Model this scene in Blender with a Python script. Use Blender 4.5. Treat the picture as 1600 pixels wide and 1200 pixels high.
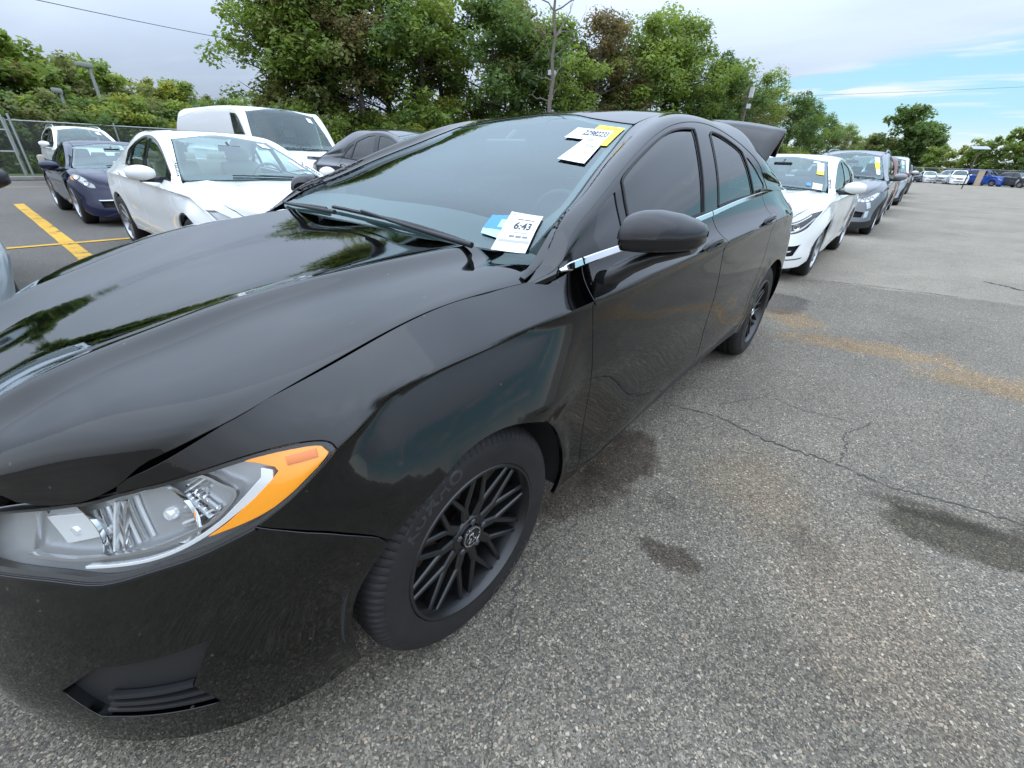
import bpy, bmesh, math, random
import numpy as np
from mathutils import Vector, Matrix
from mathutils.geometry import delaunay_2d_cdt

# ------------------------------------------------------------------ scene, camera, sky, sun, exposure
for _o in list(bpy.data.objects):
    bpy.data.objects.remove(_o, do_unlink=True)
SC = bpy.context.scene
COL = SC.collection
R = math.radians
random.seed(7)
RNG = np.random.default_rng(11)

CAM_P = (0.6031, 1.5006, 1.2639)
CAM_YAW, CAM_PITCH, CAM_ROLL = -2.4486, -0.4822, 0.0369
CAM_F = 676.2245                                   # focal length in pixels of a 1600 px wide frame


def cam_axes():
    f = np.array([math.cos(CAM_PITCH) * math.cos(CAM_YAW), math.cos(CAM_PITCH) * math.sin(CAM_YAW), math.sin(CAM_PITCH)])
    r = np.cross(f, [0, 0, 1]); r /= np.linalg.norm(r); u = np.cross(r, f)
    c, s = math.cos(CAM_ROLL), math.sin(CAM_ROLL)
    return c * r + s * u, -s * r + c * u, f


cd = bpy.data.cameras.new('camera'); cam = bpy.data.objects.new('camera', cd); COL.objects.link(cam)
_r, _u, _f = cam_axes()
cam.matrix_world = Matrix(((_r[0], _u[0], -_f[0], CAM_P[0]), (_r[1], _u[1], -_f[1], CAM_P[1]), (_r[2], _u[2], -_f[2], CAM_P[2]), (0, 0, 0, 1)))
cd.sensor_width = 36.0; cd.lens = 36.0 * CAM_F / 1600.0; cd.clip_start = 0.05; cd.clip_end = 3000
SC.camera = cam

SUN_EL, SUN_AZ = 44.0, 22.0                       # azimuth measured from +x towards +y (degrees)
world = bpy.data.worlds.new('World'); SC.world = world; world.use_nodes = True
SC.view_settings.view_transform = 'Standard'; SC.view_settings.look = 'None'
SC.view_settings.gamma = 1.0; SC.view_settings.exposure = 0.76
SC.view_settings.use_curve_mapping = False


def build_world():
    nt = world.node_tree; nt.nodes.clear(); N = nt.nodes.new; L = nt.links.new
    out = N('ShaderNodeOutputWorld'); bg = N('ShaderNodeBackground')
    sky = N('ShaderNodeTexSky'); sky.sky_type = 'NISHITA'; sky.sun_disc = False
    sky.sun_elevation = R(SUN_EL); sky.sun_rotation = R(90.0 - SUN_AZ)
    sky.air_density = 1.0; sky.dust_density = 0.6; sky.ozone_density = 1.6; sky.altitude = 30
    tc = N('ShaderNodeTexCoord'); sep = N('ShaderNodeSeparateXYZ'); L(tc.outputs['Generated'], sep.inputs[0])
    # project the view direction on a cloud sheet: p = dir.xy / (dir.z + k)
    add = N('ShaderNodeMath'); add.operation = 'ADD'; L(sep.outputs['Z'], add.inputs[0]); add.inputs[1].default_value = 0.10
    mx = N('ShaderNodeMath'); mx.operation = 'MAXIMUM'; L(add.outputs[0], mx.inputs[0]); mx.inputs[1].default_value = 0.05
    dx = N('ShaderNodeMath'); dx.operation = 'DIVIDE'; L(sep.outputs['X'], dx.inputs[0]); L(mx.outputs[0], dx.inputs[1])
    dy = N('ShaderNodeMath'); dy.operation = 'DIVIDE'; L(sep.outputs['Y'], dy.inputs[0]); L(mx.outputs[0], dy.inputs[1])
    cmb = N('ShaderNodeCombineXYZ'); L(dx.outputs[0], cmb.inputs[0]); L(dy.outputs[0], cmb.inputs[1])

    def noise(scale, detail, rough, vec, dist=0.0):
        n = N('ShaderNodeTexNoise'); n.inputs['Scale'].default_value = scale; n.inputs['Detail'].default_value = detail
        n.inputs['Roughness'].default_value = rough; n.inputs['Distortion'].default_value = dist; L(vec, n.inputs['Vector']); return n.outputs['Fac']

    def math_(op, a, b=None, clamp=False):
        m = N('ShaderNodeMath'); m.operation = op; m.use_clamp = clamp
        for i, v in enumerate((a, b)):
            if v is None: continue
            if isinstance(v, (int, float)): m.inputs[i].default_value = v
            else: L(v, m.inputs[i])
        return m.outputs[0]

    def smooth(v, lo, hi):
        m = N('ShaderNodeMapRange'); m.interpolation_type = 'SMOOTHSTEP'; m.inputs['From Min'].default_value = lo
        m.inputs['From Max'].default_value = hi; L(v, m.inputs['Value']); return m.outputs[0]

    def mixc(f, a, b):
        m = N('ShaderNodeMix'); m.data_type = 'RGBA'
        for k, v in ((0, f), (6, a), (7, b)):
            if hasattr(v, 'is_linked') or hasattr(v, 'node'): L(v, m.inputs[k])
            elif k == 0: m.inputs[0].default_value = v
            else: m.inputs[k].default_value = (*v, 1)
        return m.outputs[2]
    mp = N('ShaderNodeMapping'); L(cmb.outputs[0], mp.inputs['Vector']); mp.inputs['Rotation'].default_value = (0, 0, 0.5); mp.inputs['Scale'].default_value = (1.0, 0.42, 1)
    v = mp.outputs[0]
    big = noise(0.55, 4, 0.5, v); mid = noise(1.3, 6, 0.55, v, 0.3); fine = noise(2.6, 8, 0.6, v, 0.4)
    # the overcast sheet ends along a wavering edge: behind it, low towards -x/+y, the sky is clear
    edge = math_('ADD', sep.outputs['Z'], math_('MULTIPLY', math_('SUBTRACT', mid, 0.5), 0.06))
    far = math_('ADD', math_('MULTIPLY', sep.outputs['X'], -0.74), math_('MULTIPLY', sep.outputs['Y'], 0.68))
    lim = math_('ADD', math_('MULTIPLY', smooth(far, 0.0, 0.85), 0.19), -0.02)
    deck = smooth(math_('SUBTRACT', edge, lim), -0.012, 0.03)
    wisp = math_('MULTIPLY', smooth(fine, 0.50, 0.66), smooth(mid, 0.36, 0.6))
    low = math_('SUBTRACT', 1.0, smooth(sep.outputs['Z'], 0.015, 0.085))
    thin = math_('MAXIMUM', wisp, math_('MULTIPLY', low, 0.85), True)
    clear = mixc(0.72, sky.outputs[0], (4.2, 7.8, 9.5))
    c1 = mixc(thin, clear, (8.0, 8.7, 9.0))
    shade = mixc(smooth(big, 0.30, 0.72), (5.3, 6.4, 8.1), (6.4, 7.6, 9.4))
    shade = mixc(math_('MULTIPLY', smooth(mid, 0.42, 0.68), 0.35), shade, (7.5, 8.6, 10.2))
    # an overcast sheet is brighter towards the zenith than near the horizon
    zen = N('ShaderNodeMapRange'); zen.inputs['From Min'].default_value = 0.0; zen.inputs['From Max'].default_value = 1.0; zen.inputs['To Min'].default_value = 0.47; zen.inputs['To Max'].default_value = 3.8
    L(sep.outputs['Z'], zen.inputs['Value']); vs = N('ShaderNodeVectorMath'); vs.operation = 'SCALE'; L(shade, vs.inputs[0]); L(zen.outputs[0], vs.inputs['Scale'])
    c2 = mixc(deck, c1, vs.outputs[0])
    L(c2, bg.inputs['Color']); bg.inputs['Strength'].default_value = 0.068
    L(bg.outputs[0], out.inputs[0])


build_world()
_sl = bpy.data.lights.new('sun', 'SUN'); _sl.energy = 0.55; _sl.angle = R(120); _sl.color = (1.0, 0.97, 0.93)
sun = bpy.data.objects.new('sun', _sl); COL.objects.link(sun)
_sd = Vector((math.cos(R(SUN_EL)) * math.cos(R(SUN_AZ)), math.cos(R(SUN_EL)) * math.sin(R(SUN_AZ)), math.sin(R(SUN_EL))))
sun.rotation_euler = _sd.to_track_quat('Z', 'Y').to_euler()
sun.location = _sd * 60

# ------------------------------------------------------------------ helpers: tagging, meshes, materials
def tag(o, label=None, cat=None, group=None, kind=None):
    for k, v in (('label', label), ('category', cat), ('group', group), ('kind', kind)):
        if v is not None: o[k] = v
    return o


def empty(name, loc=(0, 0, 0), rz=0.0, parent=None):
    o = bpy.data.objects.new(name, None); COL.objects.link(o)
    o.location = loc; o.rotation_euler = (0, 0, rz); o.empty_display_size = 0.2
    if parent: o.parent = parent
    return o


def link(name, me, mat=None, parent=None):
    o = bpy.data.objects.new(name, me); COL.objects.link(o)
    if mat is not None and len(me.materials) == 0: me.materials.append(mat)
    if parent is not None: o.parent = parent
    return o


def mesh(name, V, F, mat=None, smooth=True, normals=None):
    me = bpy.data.meshes.new(name)
    V = np.asarray(V, float)
    me.from_pydata(V.tolist(), [], [list(map(int, f)) for f in F])
    if mat is not None:
        for m in (mat if isinstance(mat, (list, tuple)) else [mat]): me.materials.append(m)
    if smooth and len(me.polygons): me.polygons.foreach_set('use_smooth', np.ones(len(me.polygons), bool))
    if normals is not None:
        n = np.asarray(normals, float); n /= np.maximum(np.linalg.norm(n, axis=1, keepdims=True), 1e-9)
        me.normals_split_custom_set_from_vertices(n.tolist())
    me.update(); return me


class MB:
    """collects simple shapes into one mesh"""
    def __init__(s): s.V = []; s.F = []; s.mi = []; s.cur = 0
    def add(s, V, F):
        b = len(s.V); s.V += [tuple(map(float, v)) for v in V]; s.F += [[b + i for i in f] for f in F]; s.mi += [s.cur] * len(F); return s
    def box(s, c, d, M=None, bev=0.0):
        x, y, z = d[0] / 2, d[1] / 2, d[2] / 2
        if bev <= 0:
            V = [(-x, -y, -z), (x, -y, -z), (x, y, -z), (-x, y, -z), (-x, -y, z), (x, -y, z), (x, y, z), (-x, y, z)]
            F = [(0, 3, 2, 1), (4, 5, 6, 7), (0, 1, 5, 4), (1, 2, 6, 5), (2, 3, 7, 6), (3, 0, 4, 7)]
        else:
            b = min(bev, x * .98, y * .98, z * .98); V = []; F = []
            bm = bmesh.new(); bmesh.ops.create_cube(bm, size=1.0)
            for v in bm.verts: v.co = Vector((v.co.x * d[0], v.co.y * d[1], v.co.z * d[2]))
            bmesh.ops.bevel(bm, geom=list(bm.edges), offset=b, segments=2, affect='EDGES', profile=0.6)
            bm.verts.index_update(); V = [tuple(v.co) for v in bm.verts]; F = [[v.index for v in f.verts] for f in bm.faces]; bm.free()
        if M is not None: V = [tuple(M @ Vector(v)) for v in V]
        return s.add([(v[0] + c[0], v[1] + c[1], v[2] + c[2]) for v in V], F)
    def tube(s, P, r, n=8, cap=True):
        P = [Vector(p) for p in P]; rs = r if isinstance(r, (list, tuple)) else [r] * len(P)
        V = []; F = []; up = None
        for i, p in enumerate(P):
            t = (P[min(i + 1, len(P) - 1)] - P[max(i - 1, 0)]).normalized()
            if up is None: up = Vector((0, 0, 1)) if abs(t.z) < .9 else Vector((1, 0, 0))
            a = t.cross(up); a.normalize(); b = t.cross(a); b.normalize(); up = -b
            for k in range(n):
                q = 2 * math.pi * k / n; V.append(p + (a * math.cos(q) + b * math.sin(q)) * rs[i])
        for i in range(len(P) - 1):
            for k in range(n): F.append((i * n + k, i * n + (k + 1) % n, (i + 1) * n + (k + 1) % n, (i + 1) * n + k))
        if cap: F.append(tuple(range(n - 1, -1, -1))); F.append(tuple((len(P) - 1) * n + k for k in range(n)))
        return s.add(V, F)
    def lathe(s, prof, n=48, axis='y', cen=(0, 0, 0), mod=None, closed=False):
        # prof: (offset along axis, radius)
        m = len(prof); V = []; F = []
        for k in range(n):
            q = 2 * math.pi * k / n
            for j, (o, r) in enumerate(prof):
                if mod: o, r = mod(k, j, o, r)
                c, w = r * math.cos(q), r * math.sin(q)
                V.append({'y': (cen[0] + c, cen[1] + o, cen[2] + w), 'x': (cen[0] + o, cen[1] + c, cen[2] + w), 'z': (cen[0] + c, cen[1] + w, cen[2] + o)}[axis])
        for k in range(n):
            for j in range(m - (0 if closed else 1)):
                F.append((k * m + j, ((k + 1) % n) * m + j, ((k + 1) % n) * m + (j + 1) % m, k * m + (j + 1) % m))
        return s.add(V, F)
    def prism(s, poly, z0, z1, M=None):
        n = len(poly); V = [(p[0], p[1], z0) for p in poly] + [(p[0], p[1], z1) for p in poly]
        F = [tuple(range(n - 1, -1, -1)), tuple(range(n, 2 * n))] + [(i, (i + 1) % n, n + (i + 1) % n, n + i) for i in range(n)]
        if M is not None: V = [tuple(M @ Vector(v)) for v in V]
        return s.add(V, F)
    def me(s, name, mat=None, smooth=False, angle=None):
        m = mesh(name, s.V, s.F, mat, smooth)
        if any(s.mi): m.polygons.foreach_set('material_index', np.array(s.mi, np.int32))
        bm = bmesh.new(); bm.from_mesh(m); bmesh.ops.recalc_face_normals(bm, faces=bm.faces); bm.to_mesh(m); bm.free()
        if smooth and angle: m.set_sharp_from_angle(angle=R(angle))
        return m
    def build(s, name, mat=None, parent=None, smooth=False, angle=None):
        return link(name, s.me(name, mat, smooth, angle), None, parent)


MATS = {}


def mat(name, col=(.5, .5, .5), rough=.5, metal=0.0, spec=.5, coat=0.0, coat_rough=.03, emis=None, ior=1.5, flake=0.0, bump=None, var=None):
    if name in MATS: return MATS[name]
    m = bpy.data.materials.new(name); m.use_nodes = True; nt = m.node_tree; b = nt.nodes['Principled BSDF']
    b.inputs['Base Color'].default_value = (*col, 1); b.inputs['Roughness'].default_value = rough; b.inputs['Metallic'].default_value = metal
    b.inputs['Specular IOR Level'].default_value = spec; b.inputs['IOR'].default_value = ior
    b.inputs['Coat Weight'].default_value = coat; b.inputs['Coat Roughness'].default_value = coat_rough
    tc = None
    if bump or var:
        tc = nt.nodes.new('ShaderNodeTexCoord')
    if bump:
        n = nt.nodes.new('ShaderNodeTexNoise'); n.inputs['Scale'].default_value = bump[0]; n.inputs['Detail'].default_value = 4
        nt.links.new(tc.outputs['Object'], n.inputs['Vector'])
        bp = nt.nodes.new('ShaderNodeBump'); bp.inputs['Strength'].default_value = bump[1]; bp.inputs['Distance'].default_value = bump[2] if len(bump) > 2 else .01
        nt.links.new(n.outputs['Fac'], bp.inputs['Height']); nt.links.new(bp.outputs[0], b.inputs['Normal'])
    if var:                                        # (scale, second colour, contrast)
        n = nt.nodes.new('ShaderNodeTexNoise'); n.inputs['Scale'].default_value = var[0]; n.inputs['Detail'].default_value = 6; n.inputs['Roughness'].default_value = .65
        nt.links.new(tc.outputs['Object'], n.inputs['Vector'])
        mr = nt.nodes.new('ShaderNodeMapRange'); mr.inputs['From Min'].default_value = .5 - .5 / var[2]; mr.inputs['From Max'].default_value = .5 + .5 / var[2]
        nt.links.new(n.outputs['Fac'], mr.inputs['Value'])
        mx = nt.nodes.new('ShaderNodeMix'); mx.data_type = 'RGBA'; mx.inputs[6].default_value = (*col, 1); mx.inputs[7].default_value = (*var[1], 1)
        nt.links.new(mr.outputs[0], mx.inputs[0]); nt.links.new(mx.outputs[2], b.inputs['Base Color'])
    MATS[name] = m; return m


def glass(name, tint, ior=1.52, rough=0.0, sheen=(1, 1, 1)):
    if name in MATS: return MATS[name]
    m = bpy.data.materials.new(name); m.use_nodes = True; nt = m.node_tree; nt.nodes.clear(); N = nt.nodes.new
    o = N('ShaderNodeOutputMaterial'); mx = N('ShaderNodeMixShader'); fr = N('ShaderNodeFresnel'); t = N('ShaderNodeBsdfTransparent'); g = N('ShaderNodeBsdfGlossy')
    fr.inputs['IOR'].default_value = ior; t.inputs['Color'].default_value = (*tint, 1); g.inputs['Roughness'].default_value = rough; g.inputs['Color'].default_value = (*sheen, 1)
    geo = N('ShaderNodeNewGeometry'); ml = N('ShaderNodeMath'); ml.operation = 'MULTIPLY'; sb = N('ShaderNodeMath'); sb.operation = 'SUBTRACT'; sb.inputs[0].default_value = 1.0
    # a pane mirrors on both faces: about 2F / (1 + F), less what dust and tint take
    f2 = N('ShaderNodeMath'); f2.operation = 'MULTIPLY'; f2.inputs[1].default_value = 1.35; f1 = N('ShaderNodeMath'); f1.operation = 'ADD'; f1.inputs[1].default_value = 1.0; dv = N('ShaderNodeMath'); dv.operation = 'DIVIDE'
    nt.links.new(fr.outputs[0], f2.inputs[0]); nt.links.new(fr.outputs[0], f1.inputs[0]); nt.links.new(f2.outputs[0], dv.inputs[0]); nt.links.new(f1.outputs[0], dv.inputs[1])
    nt.links.new(geo.outputs['Backfacing'], sb.inputs[1]); nt.links.new(dv.outputs[0], ml.inputs[0]); nt.links.new(sb.outputs[0], ml.inputs[1])
    nt.links.new(ml.outputs[0], mx.inputs[0]); nt.links.new(t.outputs[0], mx.inputs[1]); nt.links.new(g.outputs[0], mx.inputs[2]); nt.links.new(mx.outputs[0], o.inputs[0])
    MATS[name] = m; return m


def copy_tree(o, parent=None):
    c = o.copy(); COL.objects.link(c); c.parent = parent
    for ch in list(o.children): copy_tree(ch, c)
    return c


# ------------------------------------------------------------------ spline surfaces for car bodies
def cardinal(knots):
    """natural cubic spline: returns f(x)-> weights on the knot values"""
    x = np.asarray(knots, float); n = len(x); h = np.diff(x)
    A = np.zeros((n, n)); B = np.zeros((n, n)); A[0, 0] = A[-1, -1] = 1
    for i in range(1, n - 1):
        A[i, i - 1] = h[i - 1]; A[i, i] = 2 * (h[i - 1] + h[i]); A[i, i + 1] = h[i]
        B[i, i - 1] = 6 / h[i - 1]; B[i, i + 1] = 6 / h[i]; B[i, i] = -6 / h[i - 1] - 6 / h[i]
    M = np.linalg.solve(A, B)

    def w(q):
        q = np.asarray(q, float); qc = np.clip(q, x[0], x[-1])
        i = np.clip(np.searchsorted(x, qc) - 1, 0, n - 2); hh = h[i]; a = (x[i + 1] - qc) / hh; b = 1 - a
        W = np.zeros((len(q), n)); r = np.arange(len(q))
        W[r, i] += a; W[r, i + 1] += b
        W += ((a ** 3 - a) * hh ** 2 / 6)[:, None] * M[i] + ((b ** 3 - b) * hh ** 2 / 6)[:, None] * M[i + 1]
        return W
    return w


class Surf:
    """stations (x0, angle) x rows (d, z); angle 0 looks along +y, +90 along +x, -90 along -x.  side=-1 mirrors."""
    def __init__(s, stations, xf, xr, rad=0.92, sym=None, bumps=None):
        s.xf, s.xr, s.rad = xf, xr, rad
        st = sorted(stations, key=lambda q: s.s_of(q[0], q[1])); s.ks = np.array([s.s_of(q[0], q[1]) for q in st])
        D = np.array([[p[0] for p in q[2]] for q in st]); Z = np.array([[p[1] for p in q[2]] for q in st])
        n = D.shape[1]; s.kt = np.arange(n, dtype=float)
        if sym == 'start': D = np.hstack([-D[:, :0:-1], D]); Z = np.hstack([Z[:, :0:-1], Z]); s.kt = np.arange(-(n - 1), n, dtype=float)
        if sym == 'end': D = np.hstack([D, -D[:, -2::-1]]); Z = np.hstack([Z, Z[:, -2::-1]]); s.kt = np.arange(0, 2 * n - 1, dtype=float)
        s.D, s.Z = D, Z; s.ws = cardinal(s.ks); s.wt = cardinal(s.kt); s.bumps = bumps; s.grid = None
        s.ctr = np.array([(xf + xr) / 2, 0, .55])
    def s_of(s, x, a): return -x if a == 0 else (-s.xf - R(a) * s.rad if a > 0 else -s.xr - R(a) * s.rad)
    def raw(s, S, T):
        S = np.asarray(S, float); T = np.asarray(T, float)
        Ws, Wt = s.ws(S), s.wt(T); d = np.einsum('ni,ij,nj->n', Ws, s.D, Wt); z = np.einsum('ni,ij,nj->n', Ws, s.Z, Wt)
        x0 = np.clip(-S, s.xr, s.xf); a = np.where(-S > s.xf, (-S - s.xf) / s.rad, np.where(-S < s.xr, (-S - s.xr) / s.rad, 0.0))
        P = np.stack([x0 + d * np.sin(a), d * np.cos(a), z], 1)
        if s.bumps: P = s.bumps(P)
        return P
    def ev(s, S, T, off=0.0):
        e = 2e-3; P = s.raw(S, T); S = np.asarray(S, float); T = np.asarray(T, float)
        a = s.raw(S + e, T) - s.raw(S - e, T); b = s.raw(S, T + e * 8) - s.raw(S, T - e * 8)
        n = np.cross(a, b); n /= np.maximum(np.linalg.norm(n, axis=1, keepdims=True), 1e-12)
        sg = np.sign(np.einsum('ij,ij->i', n, P - np.stack([np.clip(P[:, 0], s.xr, s.xf), np.zeros(len(P)), np.full(len(P), .5)], 1))); sg[sg == 0] = 1
        n *= sg[:, None]
        return P + n * off, n
    def find(s, P, w=(1, 1, 1), it=14):
        """nearest (s, t) to the points P under axis weights w"""
        P = np.atleast_2d(np.asarray(P, float)); w = np.asarray(w, float)
        if s.grid is None:
            gs = np.linspace(s.ks[0], s.ks[-1], 140); gt = np.linspace(s.kt[0], s.kt[-1], 90); A, B = np.meshgrid(gs, gt, indexing='ij')
            s.grid = (A.ravel(), B.ravel(), s.raw(A.ravel(), B.ravel()))
        A, B, G = s.grid; out = []
        for p in P:
            k = (((G - p) * w) ** 2).sum(1).argmin(); out.append((A[k], B[k]))
        Q = np.array(out); e = 1e-4
        for _ in range(it):
            r = (s.raw(Q[:, 0], Q[:, 1]) - P) * w
            js = (s.raw(Q[:, 0] + e, Q[:, 1]) - s.raw(Q[:, 0] - e, Q[:, 1])) * w / (2 * e); jt = (s.raw(Q[:, 0], Q[:, 1] + e) - s.raw(Q[:, 0], Q[:, 1] - e)) * w / (2 * e)
            a = (js * js).sum(1) + 1e-9; b = (js * jt).sum(1); c = (jt * jt).sum(1) + 1e-9; g = (js * r).sum(1); h = (jt * r).sum(1); dt = a * c - b * b + 1e-12
            ds = np.clip(-(c * g - b * h) / dt, -.1, .1); dT = np.clip(-(a * h - b * g) / dt, -.5, .5)
            Q[:, 0] = np.clip(Q[:, 0] + ds, s.ks[0], s.ks[-1]); Q[:, 1] = np.clip(Q[:, 1] + dT, s.kt[0], s.kt[-1])
        return Q


def curve(P, n=8, closed=False):
    """Catmull-Rom through the points"""
    P = [np.asarray(p, float) for p in P]; out = []; m = len(P)
    for i in range(m if closed else m - 1):
        g = lambda k: P[k % m] if closed else P[max(0, min(m - 1, k))]
        a, b, c, d = g(i - 1), g(i), g(i + 1), g(i + 2)
        for k in range(n):
            t = k / n; out.append(.5 * ((2 * b) + (c - a) * t + (2 * a - 5 * b + 4 * c - d) * t * t + (3 * b - a - 3 * c + d) * t ** 3))
    if not closed: out.append(P[-1])
    return np.array(out)


def densify(poly, h, ts):
    out = []; n = len(poly)
    for i in range(n):
        a, b = np.asarray(poly[i], float), np.asarray(poly[(i + 1) % n], float)
        L = math.hypot(b[0] - a[0], (b[1] - a[1]) * ts); k = max(1, int(math.ceil(L / h)))
        for j in range(k): out.append(a + (b - a) * j / k)
    return np.array(out)


def inside(P, poly):
    x, y = P[:, 0][:, None], P[:, 1][:, None]; a = poly; b = np.roll(poly, -1, 0)
    c = ((a[:, 1] > y) != (b[:, 1] > y)) & (x < (b[:, 0] - a[:, 0]) * (y - a[:, 1]) / (b[:, 1] - a[:, 1] + 1e-15) + a[:, 0])
    return c.sum(1) % 2 == 1


def seg_dist(P, poly):
    a = poly; b = np.roll(poly, -1, 0); ab = b - a; L = np.maximum((ab ** 2).sum(1), 1e-15)
    ap = P[:, None, :] - a[None]; t = np.clip((ap * ab).sum(2) / L, 0, 1); return np.sqrt(((ap - t[..., None] * ab) ** 2).sum(2)).min(1)


def shrink(poly, g):
    """move a densified closed outline inwards by g (same units as its coordinates)"""
    a = np.roll(poly, 1, 0); b = np.roll(poly, -1, 0); t = b - a; n = np.stack([-t[:, 1], t[:, 0]], 1); n /= np.maximum(np.linalg.norm(n, axis=1, keepdims=True), 1e-12)
    x, y = poly[:, 0], poly[:, 1]; area = (x * np.roll(y, -1) - np.roll(x, -1) * y).sum()
    return poly + n * (g if area > 0 else -g)


def panel(name, surf, poly, h=.03, ts=.1, off=0.0, gap=.0016, rim=.014, bevel=.0016, mt=None, parent=None, side=1, holes=(), fold=1):
    """a sheet-metal panel: the polygon of the (s, t) domain laid on the surface, its edges turned inwards"""
    q = densify(poly, h * .6, ts) * np.array([1, ts]); q = shrink(q, gap)
    hs = [shrink(densify(p, h * .6, ts) * np.array([1, ts]), -gap) for p in holes]
    lo, hi = q.min(0), q.max(0); gx = np.arange(lo[0], hi[0], h); gy = np.arange(lo[1], hi[1], h * .8)
    A, B = np.meshgrid(gx, gy, indexing='ij'); A = A + (np.arange(A.shape[1]) % 2)[None, :] * h * .5; I = np.stack([A.ravel(), B.ravel()], 1)
    I = I[inside(I, q)]
    if len(I): I = I[seg_dist(I, q) > h * .42]
    for p in hs:
        if len(I): I = I[~inside(I, p)]; I = I[seg_dist(I, p) > h * .42]
    loops = [q] + hs; pts = np.vstack(loops + [I]); E = []; b = 0
    for lp in loops:
        E += [(b + i, b + (i + 1) % len(lp)) for i in range(len(lp))]; b += len(lp)
    v, e, f, ov, oe, of = delaunay_2d_cdt([Vector(p) for p in pts.tolist()], E, [], 0, 1e-6)
    v = np.array([tuple(p) for p in v]); f = [t for t in f]
    cen = np.array([v[list(t)].mean(0) for t in f]); keep = inside(cen, q)
    for p in hs: keep &= ~inside(cen, p)
    f = [t for t, k in zip(f, keep) if k]
    P, n = surf.ev(v[:, 0], v[:, 1] / ts, off)
    # make winding agree with the normals
    F = []
    for t in f:
        a, bb, c = P[t[0]], P[t[1]], P[t[2]]
        F.append(tuple(t) if np.dot(np.cross(bb - a, c - a), n[t[0]]) >= 0 else tuple(reversed(t)))
    V = P.tolist(); NN = n.tolist()
    if rim > 0:
        for lp in loops:
            PP, nn = surf.ev(lp[:, 0], lp[:, 1] / ts, off); m = len(lp)
            x, y = lp[:, 0], lp[:, 1]
            t3 = np.roll(PP, -1, 0) - np.roll(PP, 1, 0); o3 = np.cross(t3, nn); o3 /= np.maximum(np.linalg.norm(o3, axis=1, keepdims=True), 1e-12)
            ins = surf.raw(shrink(lp, 1e-3)[:, 0], shrink(lp, 1e-3)[:, 1] / ts) - surf.raw(x, y / ts)
            if lp is not q: ins = -ins
            sg = -np.sign((o3 * ins).sum(1)); sg[sg == 0] = 1; o3 *= sg[:, None]
            rings = [(PP, nn), (PP + o3 * bevel * .7 - nn * bevel * .3, nn * .75 + o3 * .66), (PP + o3 * bevel - nn * bevel, o3), (PP + o3 * bevel * fold - nn * rim, o3)]
            base = len(V)
            for rp, rn in rings: V += rp.tolist(); NN += rn.tolist()
            for r_ in range(3):
                for i in range(m):
                    a, b2 = base + r_ * m + i, base + r_ * m + (i + 1) % m; c, d = a + m, b2 + m
                    va = [np.array(V[k]) for k in (a, b2, d, c)]; nr = np.cross(va[1] - va[0], va[2] - va[0])
                    F.append((a, b2, d, c) if np.dot(nr, NN[c]) >= 0 else (c, d, b2, a))
    V = np.array(V); NN = np.array(NN)
    if side < 0:
        V = V * [1, -1, 1]; NN = NN * [1, -1, 1]; F = [tuple(reversed(t)) for t in F]
    return link(name, mesh(name, V, F, mt, True, NN), None, parent)


def strip(name, P, N, w, h, mt, parent=None, side=1, lift=0.0):
    """a moulding: flat bar of width w and height h laid along the 3D polyline P with normals N"""
    P = np.asarray(P, float); N = np.asarray(N, float); t = np.gradient(P, axis=0); b = np.cross(t, N); b /= np.linalg.norm(b, axis=1, keepdims=True)
    ww = np.asarray(w)[:, None] if np.ndim(w) else w
    prof = [(-.5, 0), (-.5, .6), (-.38, 1), (.38, 1), (.5, .6), (.5, 0)]; V = []
    for c, u in prof: V.append(P + b * ww * c + N * (u * h + lift))
    m = len(P); k = len(prof); V = np.concatenate(V); F = []
    for i in range(k):
        j = (i + 1) % k
        for a in range(m - 1): F.append((i * m + a, i * m + a + 1, j * m + a + 1, j * m + a))
    F.append([i * m for i in range(k)]); F.append([i * m + m - 1 for i in range(k)][::-1])
    if side < 0: V = V * [1, -1, 1]
    me = mesh(name, V, F, mt, True)
    bm = bmesh.new(); bm.from_mesh(me); bmesh.ops.recalc_face_normals(bm, faces=bm.faces); bm.to_mesh(me); bm.free()
    me.set_sharp_from_angle(angle=R(30))
    return link(name, me, None, parent)

# ------------------------------------------------------------------ shared materials
def car_paint(name, col, coat=1.0, rough=.35, metal=0.0):
    if name in MATS: return MATS[name]
    m = mat(name, col, rough, metal, .0, coat, .025); m.node_tree.nodes['Principled BSDF'].inputs['Coat IOR'].default_value = 1.55
    nt = m.node_tree; b = nt.nodes['Principled BSDF']; N = nt.nodes.new
    # orange peel in the clear coat and a thin film of dust
    tc = N('ShaderNodeTexCoord'); n = N('ShaderNodeTexNoise'); n.inputs['Scale'].default_value = 260; n.inputs['Detail'].default_value = 1
    nt.links.new(tc.outputs['Object'], n.inputs['Vector']); bp = N('ShaderNodeBump'); bp.inputs['Strength'].default_value = .012; bp.inputs['Distance'].default_value = .002
    nt.links.new(n.outputs['Fac'], bp.inputs['Height']); nt.links.new(bp.outputs[0], b.inputs['Coat Normal'])
    d = N('ShaderNodeTexNoise'); d.inputs['Scale'].default_value = 5; d.inputs['Detail'].default_value = 9; d.inputs['Roughness'].default_value = .7
    nt.links.new(tc.outputs['Object'], d.inputs['Vector']); mr = N('ShaderNodeMapRange'); mr.inputs['From Min'].default_value = .42; mr.inputs['From Max'].default_value = .8
    mr.inputs['To Min'].default_value = .02; mr.inputs['To Max'].default_value = .075
    nt.links.new(d.outputs['Fac'], mr.inputs['Value']); nt.links.new(mr.outputs[0], b.inputs['Coat Roughness'])
    return m


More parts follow.
